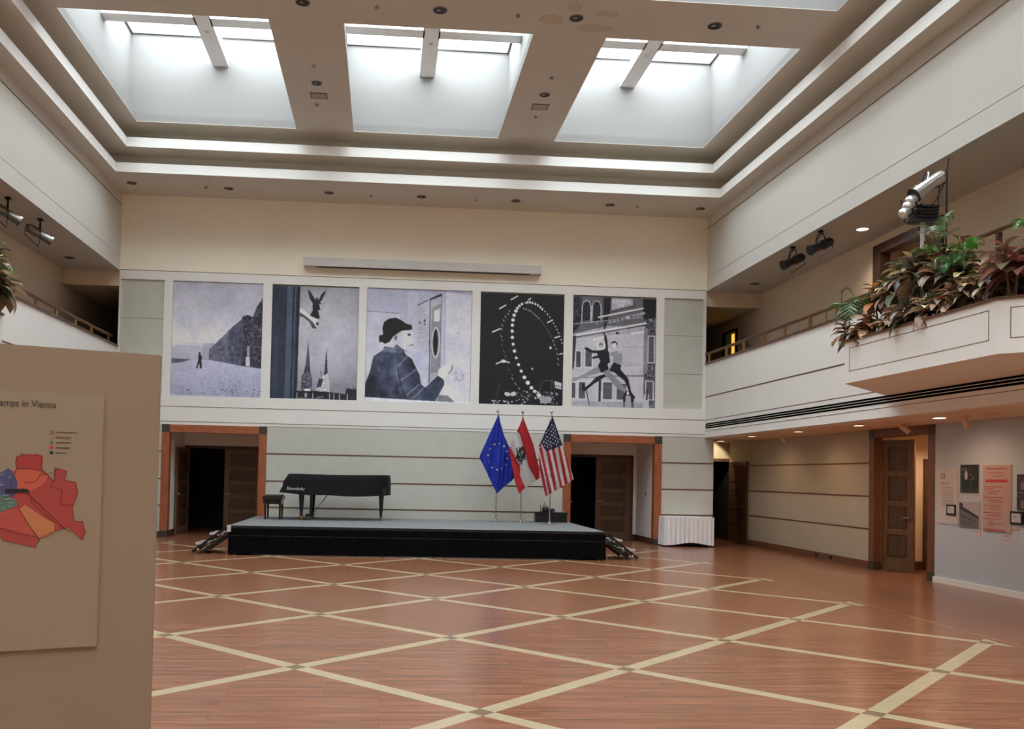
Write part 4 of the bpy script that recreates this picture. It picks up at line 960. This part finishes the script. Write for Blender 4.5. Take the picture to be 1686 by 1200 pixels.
def at(c):
    c.a[:] = (206, 200, 198); R_ = (186, 32, 40)
    c.poly([(430, 60), (520, 60), (760, 640), (700, 740), (640, 730), (560, 600), (460, 270), (430, 235)], R_)
    c.poly([(300, 380), (372, 398), (470, 600), (470, 680), (530, 810), (460, 900), (380, 800)], R_)
    K = (22, 20, 22)
    c.poly([(468, 400), (500, 395), (520, 450), (522, 500), (490, 540), (455, 545), (430, 500), (440, 440)], K)
    for P in ([(440, 450), (430, 410)], [(470, 430), (455, 400)], [(495, 420), (488, 390)], [(450, 540), (430, 560)], [(470, 545), (460, 575)], [(490, 535), (480, 568)], [(430, 490), (428, 530)], [(510, 500), (525, 520)]): c.line(P, 11, K)
    for P in ([(450, 445), (470, 500)], [(500, 430), (488, 480)], [(460, 520), (500, 510)], [(478, 440), (482, 470)]): c.line(P, 5, (206, 200, 198))
    return c
def us(c):
    c.a[:] = (212, 206, 204); R_ = (170, 34, 44)
    for k in range(9):
        # stripes run down and slightly right
        x = 905-k*62; c.line([(x-20, 340), (x+40, 600), (x+110, 900)], 30, R_) if k < 5 else c.line([(x+10, 380), (x+60, 600), (x+130, 900)], 26, R_)
    c.poly([(765, 60), (880, 375), (708, 448), (640, 330), (740, 60)], (30, 30, 66))
    for r in range(9):
        for q in range(6):
            x = 762-r*9+q*25-14*(r % 2)-12; y = 182+r*30+q*9*0+(q*-2)
            x = 760+(q-r*.35)*27-(r*8); y = 180+r*26+q*13
            if y < 375+(880-x)*.42-25 and x < 765+(y-95)*.41-12 and x > 765-(y-95)*.44+12: star(c, x, y, 11, (214, 212, 216))
    return c
flag('flag_on_pole', 'blue flag with a ring of yellow stars on a chrome pole', 2.56, 20.2, 3.09, 218, [(219, 82), (45, 505), (175, 770), (216, 862)], [(221, 82), (290, 300), (360, 430), (410, 700), (222, 862)], eu, (30, 70, 430, 880),
     lambda x, y: -.07*np.clip(1-abs(x-218)/45, 0, 1)+.015*np.sin(x*.13+y*.01)+.02*np.sin(x*.05+y*.008)+.0006*abs(x-218))
flag('flag_on_pole', 'red and white flag with a black eagle, middle of the three', 3.09, 19.92, 3.07, 490-4, [(488, 100), (435, 230), (356, 425), (415, 720), (458, 856)], [(492, 100), (600, 370), (690, 690), (530, 800), (462, 856)], at, (300, 60, 770, 900),
     lambda x, y: .022*np.sin(x*.06-y*.02)+.0004*abs(x-480))
flag('flag_on_pole', 'flag with white stars on navy and red and white stripes', 3.67, 19.49, 3.06, 757, [(762, 90), (660, 335), (630, 400), (650, 700), (715, 888)], [(766, 90), (875, 375), (950, 560), (1000, 715), (880, 790), (722, 888)], us, (560, 60, 1010, 900),
     lambda x, y: .025*np.sin(x*.055-y*.022)+.0003*abs(x-760))

# black planter box at the back of the stage
t = thing('planter_box', 'black rectangular planter box behind the flags on the stage', 'planter', (3.88, 20.5, SZ))
s = MB().box(3.52, 4.24, 20.34, 20.62, SZ, SZ+.2); s.box(3.50, 4.26, 20.32, 20.64, SZ+.2, SZ+.23); s.build('box', BLACK, t)
s = MB()
for k in range(6): s.box(3.56+.11*k, 3.6+.11*k, 20.335, 20.342, SZ+.02, SZ+.2)
s.build('moulding', DKMET, t)
o = thing('potted_plant', 'dark spiky plant in the black planter box', 'plant', (3.75, 20.48, SZ+.23))
lf = MB()
for k in range(26):
    a = random.uniform(0, 2*PI); L_ = random.uniform(.12, .28); b_ = Vector((3.72+random.uniform(-.1, .15), 20.48, SZ+.22)); sp_ = random.uniform(.1, .5)
    d = Vector((math.cos(a)*sp_, math.sin(a)*sp_*.4, 1)).normalized(); sd = Vector((-math.sin(a), math.cos(a), 0))*.012
    lf.add([tuple(b_-sd), tuple(b_+sd), tuple(b_+d*L_*.6+sd*.7), tuple(b_+d*L_), tuple(b_+d*L_*.6-sd*.7)], [(0, 1, 2, 3, 4)], (30, 34, 30))
lf.build('foliage', LEAF, o)
MB().ball((3.78, 20.48, SZ+.26), .09, 10).ball((3.92, 20.48, SZ+.25), .07, 10).build('mound', SOIL, o)
o = MB().prism([(3.93, 20.4), (4.1, 20.42), (4.08, 20.52), (3.92, 20.5)], SZ+.232, SZ+.25).prism([(4.05, 20.4), (4.2, 20.41), (4.2, 20.5), (4.06, 20.5)], SZ+.235, SZ+.245).build('papers', mat('white_papers', (190, 190, 190), .7)); tag(o, 'white papers lying on the black planter box', 'papers')

# ------------------------------------------------------------ skirted tables
def table(x0, x1, label):
    t = thing('banquet_table', label, 'table', ((x0+x1)/2, 21.12, 0))
    MB().box(x0+.02, x1-.02, 20.93, 21.36, .67, .70).build('tabletop', ALU, t)
    for x in (x0+.12, x1-.12):
        for y in (20.98, 21.3): MB().cyl((x, y, 0), (x, y, .67), .014, n=8).build('leg', BLACK, t)
    MB().box(x0+.12, x1-.12, 21.28, 21.31, .1, .13).build('stretcher', BLACK, t)
    c = thing('tablecloth', 'white cloth draped over the '+('table right of the far doorway' if x0 > 0 else 'table left of the far left doorway'), 'tablecloth', ((x0+x1)/2, 21.12, .7), 'white pleated tablecloths')
    MB().box(x0, x1, 20.9, 21.37, .701, .712).build('cloth_top', LINEN, c)
    skirt([(x0, 21.36), (x0, 20.9), (x1, 20.9), (x1, 21.36)], .03, .708, .012, .11, drop=lambda q: .075*math.exp(-((q-.52)/.17)**2)).build('cloth_skirt', LINEN, c, smooth=True)
table(6.74, 7.93, 'table under a white pleated cloth, right of the right doorway')
table(-6.65, -5.36, 'table under a white pleated cloth, far left behind the display partition')

# ------------------------------------------------------------ sockets in the baseboard
for y, l in ((18.3, 'left one'), (17.7, 'right one')):
    o = MB().box(XW-.028, XW-.019, y-.06, y+.06, .045, .115).build('wall_socket', BLACK); tag(o, 'black floor-level socket in the wood baseboard, %s of two' % l, 'socket', 'sockets in the right baseboard')

# ------------------------------------------------------------ exhibition pieces on the right wall (face x = 9.18)
XE = XW-.02
def wallpic(name, label, cat, y0, y1, z0, z1, cvf, dep=.015, n=60, frame=None, group=None):
    """y0 is the far (photo-left) edge"""
    t = thing(name, label, cat, (XE, (y0+y1)/2, z0), group)
    f = .03 if frame else 0
    c = cvf(Cv(0, 0, (y0-y1)*100, (z1-z0)*100, n))
    MB().box(XE-dep, XE, y1, y0, z0, z1).build('frame' if frame else 'board', frame or ALU, t)
    print_mesh('print', c, (XE-dep-.002, y0-f, z1-f), (0, -1, 0), (0, 0, -1), (y0-y1)-2*f, (z1-z0)-2*f, PRINT, t)
    return t
def lines(c, x0, x1, ys, wd, col, jit=.2):
    for y in ys: c.line([(x0, y), (x1-(x1-x0)*jit*random.random(), y)], wd, col)
def txt(c):
    c.a[:] = (205, 196, 192); lines(c, 10, 36, [24.5], 1.2, (170, 120, 110)); lines(c, 13, 42, [31+2.6*k for k in range(12)], .9, (140, 132, 130), .1); return c
tp = wallpic('text_panel', 'pale text panel numbered 3.5 beside the wood doorway', 'text panel', 14.16, 13.64, .985, 1.885, txt, group=None, n=80)
text('panel_number', '3.5', .13, (XE-.019, 14.07, 1.72), (0, -1, 0), (0, 0, 1), BLACK, tp, sx=.75)
def ph1(c):
    c.a[:] = (38, 44, 44); c.noise(c.X > 0, 10, 6); c.poly([(2, 5), (16, 5), (18, 20), (4, 22)], (90, 92, 92)); c.ell(8, 12, 5, 2, 20); c.ell(9, 20, 5, 6, (30, 30, 32)); c.ell(14, 17, 4, 7, (190, 180, 182)); c.line([(4, 24), (3, 40)], 1.5, 90); c.line([(22, 14), (33, 20), (26, 24)], 1.2, 120); c.poly([(6, 26), (20, 26), (22, 38), (6, 38)], (26, 52, 44)); c.poly([(0, 37), (43, 37), (43, 44), (0, 44)], (70, 84, 84), .5); c.line([(23, 22), (24, 36)], 1.2, 110); return c
wallpic('photo_print', 'dark colour photo print, upper one beside the text panel', 'photo', 13.57, 13.13, 1.50, 1.94, ph1)
def ph2(c):
    c.a[:] = (178, 168, 176); c.poly([(0, 6), (20, 14), (46, 24), (46, 42), (0, 42)], (112, 108, 110)); c.poly([(0, 5), (46, 22), (46, 26), (0, 11)], (66, 62, 66)); c.ell(4, 6, 5, 4, (60, 56, 60))
    for k in range(6): c.poly([(5+6*k, 19+k*1.6), (7.5+6*k, 20+k*1.6), (7.5+6*k, 25+k*1.3), (5+6*k, 24+k*1.3)], (58, 54, 58)); c.poly([(5+6*k, 30+k*.9), (8+6*k, 30+k*.9), (8+6*k, 36), (5+6*k, 36)], (84, 80, 84))
    return c
wallpic('photo_print', 'grey photo print of a long building facade, lower one', 'photo', 13.59, 13.1, .95, 1.355, ph2)
def pinkp(c):
    c.a[:] = (190, 160, 152); r_ = (164, 84, 78)
    lines(c, 8, 52, [6], 1.8, r_, .05); lines(c, 12, 46, [12], 1.2, r_, .1); lines(c, 22, 44, [17], 1, r_, .1); lines(c, 7, 52, [23.5, 25], 3, (184, 66, 64), 0)
    for y, a, b in ((33, 3, 44), (36, 10, 24), (40, 13, 36), (43, 13, 30), (49, 3, 44), (53, 12, 40), (56, 14, 42), (61, 3, 42), (64, 14, 38), (67, 14, 40), (72, 3, 40), (76, 10, 40), (81, 3, 42), (85, 10, 24), (88, 12, 44), (91, 12, 24), (97, 3, 50), (99, 6, 50)): c.line([(a, y), (b, y)], 1.1, (166, 84, 74))
    return c
wallpic('poster', 'pink poster with red printed lines on the exhibition wall', 'poster', 13.03, 12.42, .93, 1.93, pinkp, n=90)
def card(c):
    c.a[:] = (196, 196, 200); lines(c, 5, 13, [5, 7, 9, 11], .5, (120, 110, 112)); return c
wallpic('framed_card', 'small black-framed card hung over the text panel', 'framed card', 13.90, 13.67, 1.125, 1.30, card, .03, 30, BLACK)
wallpic('framed_card', 'small black-framed card at the right edge of the photo', 'framed card', 12.42, 12.17, 1.06, 1.25, card, .03, 30, BLACK)
def ph3(c):
    c.a[:] = (58, 56, 62); c.noise(c.X > 0, 8, 5); c.poly([(8, 12), (14, 10), (16, 22), (8, 22)], (120, 116, 118)); c.line([(1, 6), (30, 5)], .8, 100); return c
wallpic('photo_print', 'dark photo print at the right edge, upper one of two', 'photo', 12.3, 11.85, 1.53, 1.79, ph3, n=50)
wallpic('photo_print', 'dark photo print at the right edge, lower one of two', 'photo', 12.3, 11.85, 1.27, 1.52, ph3, n=50)
for y0, y1, z0, z1, l in ((13.24, 13.13, 1.385, 1.49, 'under the dark upper photo'), (13.24, 13.1, .83, .94, 'under the grey facade photo'), (12.6, 12.43, .82, .92, 'under the pink poster'), (12.5, 12.2, .98, 1.03, 'under the right framed card')):
    t_ = thing('caption_label', 'small white caption label '+l, 'label', (XE, y0, z0), 'caption labels on the exhibition wall')
    MB().box(XE-.006, XE, y1, y0, z0, z1).build('card', mat('label_card', (206, 196, 192), .7), t_)
    MB().box(XE-.0075, XE-.006, y1+.02, y0-.02, z1-.035, z1-.03).box(XE-.0075, XE-.006, y1+.05, y0-.02, z1-.05, z1-.045).build('caption_lines', REVEAL, t_)

# ------------------------------------------------------------ display partition in the left foreground
A = Vector((-1.0004, 3.9982, 0)); ev = Vector((-.931595, -.363498, 0)); nv = Vector((-.363498, .931595, 0))   # ev runs left, nv away from the camera
def pxf(s_, d_, z_): v = A+ev*s_+nv*d_; return (v.x, v.y, z_)
t = thing('display_partition', 'tall tan display partition in the left foreground', 'partition', tuple(A+ev*.9))
MB(pxf).box(0.002, 1.8, .0, .08, .06, 2.1).build('panel', PBOARD, t)
MB(pxf).box(-.004, .002, .002, .078, .06, 2.1).box(0, 1.8, .002, .078, 2.1, 2.103).build('edge_strip', PBEDGE, t)
MB(pxf).box(.3, .36, -.2, .28, 0, .06).box(1.4, 1.46, -.2, .28, 0, .06).build('foot', BLACK, t)
pt = thing('map_poster', 'tan wall map poster with red city districts', 'poster', tuple(A+ev*.9+Vector((0, 0, .84))))
MB(pxf).box(.23, 1.55, -.012, 0, .838, 1.908).build('poster_board', PAPER, pt)
eU = -ev
INK = mat('dark_grey_ink', (66, 60, 58), .6); 
FR = -.013
def pflat(name, pts, rgb, lay=0, m=None):
    b = MB(pxf); d0 = FR-.0006*lay; n_ = len(pts)
    b.add([(s_, d0, z_) for s_, z_ in pts]+[(s_, d0+.0005, z_) for s_, z_ in pts], [tuple(range(n_)), tuple(range(2*n_-1, n_-1, -1))]+[(i, (i+1) % n_, n_+(i+1) % n_, n_+i) for i in range(n_)])
    return b.build(name, m or mat(name+'_ink', rgb, .6, var=.02), pt)
text('title', 'Camps in Vienna', .042, tuple(A+ev*.417+nv*FR+Vector((0, 0, 1.846))), tuple(eU), (0, 0, 1), INK, pt, ext=.0005, sx=.84, align='RIGHT')
REDI = (180, 72, 66)
red = [(.518, 1.649), (.56, 1.64), (.565, 1.61), (.56, 1.587), (.575, 1.55), (.585, 1.49), (.6, 1.46), (.66, 1.45), (.72, 1.40), (.72, 1.31), (.613, 1.31), (.60, 1.293), (.481, 1.262), (.463, 1.302), (.42, 1.325), (.356, 1.345), (.3, 1.292), (.289, 1.323), (.3, 1.37), (.334, 1.37), (.343, 1.427), (.323, 1.491), (.332, 1.535), (.377, 1.545), (.369, 1.582), (.416, 1.596), (.414, 1.535), (.465, 1.589), (.468, 1.645)]
pflat('city_area', red, REDI)
pflat('north_district', [(.565, 1.64), (.552, 1.625), (.545, 1.655), (.53, 1.645), (.485, 1.652), (.462, 1.64), (.465, 1.585), (.53, 1.59), (.56, 1.592)], (180, 62, 60), 1)
pflat('orange_district', [(.525, 1.44), (.545, 1.42), (.50, 1.33), (.47, 1.302), (.44, 1.305), (.41, 1.325), (.405, 1.36), (.45, 1.385)], (204, 128, 84), 1)
pflat('south_district', [(.60, 1.42), (.545, 1.42), (.51, 1.36), (.47, 1.305), (.55, 1.325), (.63, 1.35), (.66, 1.40)], (196, 84, 72), 1)
pflat('orange_strip', [(.58, 1.58), (.54, 1.585), (.5, 1.59), (.44, 1.56), (.46, 1.52), (.50, 1.50), (.53, 1.49), (.57, 1.50)], (208, 98, 72), 1)
pflat('blue_district', [(.80, 1.575), (.62, 1.57), (.59, 1.59), (.57, 1.57), (.555, 1.53), (.558, 1.49), (.575, 1.47), (.66, 1.455), (.80, 1.46)], (82, 84, 124), 2)
pflat('green_district', [(.80, 1.47), (.60, 1.48), (.56, 1.46), (.55, 1.44), (.585, 1.42), (.64, 1.40), (.80, 1.38)], (96, 128, 112), 3)
DR = (120, 44, 42)
b = MB(pxf)
def seg(P, wd=.0022):
    for (a0, z0), (a1, z1) in zip(P[:-1], P[1:]):
        dx, dz = a1-a0, z1-z0; l = math.hypot(dx, dz)+1e-9; ox, oz = -dz/l*wd/2, dx/l*wd/2
        b.add([(a0+ox, FR-.003, z0+oz), (a1+ox, FR-.003, z1+oz), (a1-ox, FR-.003, z1-oz), (a0-ox, FR-.003, z0-oz)], [(0, 1, 2, 3)])
seg(red+[red[0]]); seg([(.54, 1.51), (.45, 1.42), (.37, 1.34), (.34, 1.325)], .003); seg([(.416, 1.595), (.418, 1.545), (.43, 1.515), (.385, 1.505), (.39, 1.44), (.345, 1.44)]); seg([(.53, 1.53), (.49, 1.535), (.47, 1.565), (.42, 1.575)])
seg([(.51, 1.49), (.5, 1.45), (.45, 1.40), (.41, 1.365), (.405, 1.33)]); seg([(.545, 1.42), (.51, 1.36), (.47, 1.302)]); seg([(.66, 1.40), (.63, 1.35), (.55, 1.325), (.48, 1.305)]); seg([(.465, 1.585), (.53, 1.59), (.56, 1.592)])
b.build('district_borders', mat('dark_red_ink', DR, .6), pt)
pflat('black_marker', [(.60, 1.505), (.515, 1.505), (.51, 1.49), (.60, 1.488)], (34, 34, 40), 6)
b = MB(pxf)
for i in range(50):
    s0 = random.uniform(.565, .78); z0 = random.uniform(1.39, 1.565); b.box(s0, s0+random.uniform(.006, .03), FR-.0045, FR-.004, z0, z0+.003)
b.build('map_marks', mat('pale_ink', (150, 156, 170), .6), pt)
for k, (rgb, ln) in enumerate((((128, 116, 100), .085), ((206, 130, 100), .06), ((84, 112, 96), .06), ((200, 66, 62), .055), ((40, 44, 48), .042))):
    z = 1.746-k*.0218; q = pflat('legend_square', [(.437, z-.006), (.425, z-.006), (.425, z+.006), (.437, z+.006)], rgb, 1)
    pflat('legend_line', [(.416, z-.0025), (.416-ln, z-.0025), (.416-ln, z+.0015), (.416, z+.0015)], (110, 84, 72), 1, INK if k > 2 else None)
pflat('subtitle', [(.64, 1.80), (.631, 1.80), (.631, 1.815), (.64, 1.815)], (66, 60, 58), 1, INK)

# ------------------------------------------------------------ plants
def leafblade(mb, base, d, up, L_, W_, droop, col, col2):
    """a broad leaf curving over: 5 cross sections, folded on the midrib"""
    d = d.normalized(); side = d.cross(up).normalized(); up = side.cross(d).normalized(); p = base.copy(); n = 5; vs = []; cs = []; ww = (.10, .75, 1.0, .7, .0)
    for k in range(n):
        q = k/(n-1); dd = (d*math.cos(droop*q)-up*math.sin(droop*q)).normalized(); nn = side.cross(dd)
        if k: p = p+dd*(L_/(n-1))
        w_ = W_*.5*ww[k]; vs += [tuple(p-side*w_+nn*w_*.35), tuple(p), tuple(p+side*w_+nn*w_*.35)]; cs += [col, col2, col]
    b = len(mb.v); fs = []
    for k in range(n-1):
        for j in (0, 1): a = 3*k+j; fs.append((a, a+1, a+4, a+3))
    mb.v += vs; mb.f += [tuple(i+b for i in f) for f in fs]; mb.c += cs
def croton(seed, pal, n=36, h=.55, size=.3):
    rnd = random.Random(seed); o = thing('croton_plant', 'x', 'plant', (0, 0, 0)); fo = MB(); st = MB()
    heads = [(Vector((rnd.uniform(-.12, .12), rnd.uniform(-.12, .12), h*rnd.uniform(.75, 1.1)))) for _ in range(3)]
    for hd in heads:
        st.tube([(hd.x*.3, hd.y*.3, -.05), (hd.x*.7, hd.y*.6, hd.z*.5), tuple(hd)], [.014, .012, .008], 5)
        m = n//3
        for k in range(m):
            q = k/m; a = k*2.4+rnd.uniform(-.3, .3); el = math.radians(62-70*q+rnd.uniform(-12, 12)); L_ = size*(.6+.55*q)*rnd.uniform(.85, 1.15)
            base = Vector((hd.x*(1-.3*q), hd.y*(1-.3*q), hd.z*(1-.42*q)))
            d = Vector((math.cos(a)*math.cos(el), math.sin(a)*math.cos(el), math.sin(el)))
            c = pal[rnd.randrange(len(pal))]; v = rnd.uniform(.85, 1.35); c = tuple(min(255, x*v) for x in c); c2 = tuple(min(255, x*1.15+14) for x in c)
            leafblade(fo, base, d, Vector((0, 0, 1)), L_, L_*rnd.uniform(.36, .5), rnd.uniform(.7, 1.4), c, c2)
    fo.build('foliage', LEAF, o, smooth=True); st.build('stem', STEM, o); return o
def palm(seed, pal, n=11, L0=.6, h=.15, droop=1.5):
    rnd = random.Random(seed); o = thing('fern', 'x', 'plant', (0, 0, 0)); fo = MB(); st = MB()
    for k in range(n):
        a = k*2.4+rnd.uniform(-.3, .3); el = math.radians(rnd.uniform(30, 78)); L_ = L0*rnd.uniform(.7, 1.15); d = Vector((math.cos(a)*math.cos(el), math.sin(a)*math.cos(el), math.sin(el)))
        side = Vector((-math.sin(a), math.cos(a), 0)); up = side.cross(d)*-1; p = Vector((0, 0, h)); pts = [tuple(p)]; m = 14
        c = pal[rnd.randrange(len(pal))]; c = tuple(min(255, x*rnd.uniform(.85, 1.15)) for x in c)
        for j in range(m):
            q = (j+1)/m; ang = droop*q*q; dd = (d*math.cos(ang)+Vector((0, 0, -1))*math.sin(ang)).normalized(); p = p+dd*(L_/m); pts.append(tuple(p))
            if j < 2: continue
            ll = L_*.30*math.sin(PI*min(1, q*.85+.12))
            for sg in (-1, 1):
                e = (side*sg*.9+dd*.55-Vector((0, 0, .25))).normalized(); w_ = dd*L_/m*.38
                vs = [tuple(p-w_), tuple(p+e*ll*.5+w_*.4-w_), tuple(p+e*ll), tuple(p+e*ll*.5+w_), tuple(p+w_)]
                b = len(fo.v); fo.v += vs; fo.f.append(tuple(range(b, b+5))); fo.c += [c]*5
        st.tube(pts, .005, 4)
    fo.build('frond', LEAF, o); st.build('stem', mat('fern_stem_%d' % seed, (96, 110, 60), .7), o); return o
BRZ = [(138, 96, 70), (112, 76, 58), (160, 116, 84), (98, 70, 56), (170, 134, 104), (104, 78, 62), (126, 110, 70), (196, 166, 124)]  # palest tan tone paints a light-catching highlight onto some leaves
DKG = [(74, 84, 62), (90, 92, 68), (64, 62, 56), (104, 86, 70), (124, 96, 78), (80, 68, 62), (160, 128, 100), (186, 164, 126), (70, 78, 52)]  # tan tones are leaf highlights put into the colour
YEL = [(150, 150, 74), (176, 156, 72), (96, 116, 62), (176, 116, 64), (72, 92, 54)]
PNK = [(150, 96, 86), (124, 82, 74), (168, 124, 104), (98, 70, 60), (90, 72, 58), (132, 76, 66), (98, 88, 66), (140, 106, 82), (190, 150, 120)]  # palest tone is a painted leaf highlight
ORG = [(172, 104, 62), (146, 84, 58), (146, 116, 70), (112, 70, 54), (92, 94, 58)]
kinds = [('bronze brown', croton(1, BRZ, 45)), ('dark green and purple', croton(2, DKG, 45, .5, .32)), ('yellow and green', croton(3, YEL, 39, .5, .26)), ('pink edged', croton(4, PNK, 42, .5, .34)), ('orange red', croton(5, ORG, 39, .55, .28)), ('dark green', croton(6, DKG, 48, .6, .3))]
ferns = [palm(11, [(88, 132, 84), (110, 150, 92), (70, 112, 70)], 13, .62, .1, 1.9), palm(12, [(104, 160, 72), (130, 176, 88)], 11, .5, .2, 1.4), palm(13, [(150, 160, 124), (120, 136, 100)], 9, .6, .3, 1.1), palm(14, [(150, 158, 70), (120, 140, 66)], 12, .5, 0, 2.2)]
used = set()
def plant(kind, x, y, z, rz, sc, label, grp):
    lst, i = kind; o = lst[i][1] if lst is kinds else lst[i]
    if id(o) in used: o = dup(o, (x, y, z), rz=rz, scale=sc)
    else: used.add(id(o)); o.location = (x, y, z); o.rotation_euler = (0, 0, rz); o.scale = (sc,)*3
    o['label'] = label; o['group'] = grp
    if z > 3.55:
        tr_ = MB().tube([(0, 0, -(z-3.48)/sc), (.02, .01, -(z-3.48)/sc/2), (0, 0, .03)], .015/sc, 6).build('trunk', STEM); tr_.parent = o
K = lambda i: (kinds, i); Fn = lambda i: (ferns, i)
# right bay: (kind, x, y, z, scale, label)
RP = []
ORD = ['first', 'second', 'third', 'fourth', 'fifth', 'sixth', 'seventh', 'eighth', 'ninth', 'tenth', 'eleventh', 'twelfth']
FRONT = [(0, 12.1, 3.42, .8), (0, 11.75, 3.40, .9), (0, 11.35, 3.42, .85), (1, 10.95, 3.42, .95), (1, 10.6, 3.40, 1.0), (1, 10.25, 3.42, .95), (0, 9.9, 3.45, .9), (1, 9.55, 3.5, .9), (5, 9.2, 3.5, .85), (3, 8.85, 3.6, 1.0)]
MID = [(2, 12.2, 3.6, .8), (4, 11.85, 3.78, .95), (1, 11.45, 3.9, 1.0), (5, 11.05, 3.92, 1.05), (1, 10.65, 3.85, 1.05), (5, 10.25, 3.75, 1.0), (2, 9.85, 3.65, .9), (3, 9.45, 3.58, 1.0), (0, 9.1, 3.6, .9), (3, 8.75, 3.62, 1.0)]
BACK = [(5, 12.0, 3.9, .9), (5, 11.65, 4.08, 1.0), (1, 11.3, 4.18, 1.0), (3, 10.95, 4.2, .95), (4, 10.5, 4.1, .9), (0, 10.1, 3.8, .9), (3, 9.75, 3.72, .9), (0, 9.4, 3.7, .9), (4, 9.05, 3.7, .9)]
for row, x, lst, nm_ in (('front', 6.58, FRONT, 0), ('middle', 6.84, MID, 0), ('back', 7.12, BACK, 0)):
    for i, (k, y, z, sc) in enumerate(lst):
        RP.append((K(k), x+.04*((i*7) % 3-1), y, z, sc, "%s croton, %s from left in the right planter's %s row" % (kinds[k][0], ORD[i], row)))
RP += [(Fn(0), 6.74, 12.22, 3.88, 1.2, 'grey green palm-like fern at the left end of the right planter'), (Fn(3), 6.66, 12.12, 3.6, .9, 'yellow green fern hanging over the left corner of the right planter'),
       (Fn(1), 6.98, 12.42, 4.0, .65, 'small bright green fern standing up at the left end of the right planter'), (Fn(1), 6.9, 11.75, 4.15, .6, 'bright green fern above the bronze crotons on the left'),
       (Fn(1), 6.98, 10.95, 4.45, .6, 'bright fern beside the foot of the white pole'), (Fn(2), 7.0, 10.85, 4.5, .75, 'pale feathery fern standing just right of the white pole'),
       (Fn(0), 6.8, 10.2, 4.15, .6, 'grey green fern right of centre in the right planter'), (Fn(1), 6.95, 10.2, 4.3, .6, 'bright green fern just right of the pale feathery fern'),
       (Fn(1), 7.0, 9.1, 4.25, .7, 'green fern at the right edge below the handrail'), (Fn(2), 7.45, 9.35, 4.85, .9, 'pale fern arching over the handrail at the right edge')]
for i, (k, x, y, z, sc, l) in enumerate(RP): plant(k, x, y, z, i*1.7, sc, l, 'plants in the right planter')
LP_ = [(K(5), -5.3, 12.1, 4.0, .9, 'dark green croton at the top of the left planter'), (K(0), -5.3, 12.0, 3.9, .8, 'bronze croton at the left edge of the photo'), (Fn(1), -5.3, 12.0, 4.3, .6, 'bright fern at the top left edge of the left planter'),
       (Fn(0), -5.25, 12.1, 4.0, .7, 'grey green fern in the left planter'), (K(1), -5.27, 12.05, 3.52, 1.25, 'dark broad leaved croton hanging from the left planter'), (K(4), -5.3, 12.1, 3.75, .8, 'orange croton in the left planter'), (K(1), -5.2, 11.93, 3.6, 1.15, 'dark croton low at the left edge of the photo')]
for i, (k, x, y, z, sc, l) in enumerate(LP_): plant(k, x, y, z, i*2.1, sc, l, 'plants in the left planter')
bpy.context.view_layer.update()
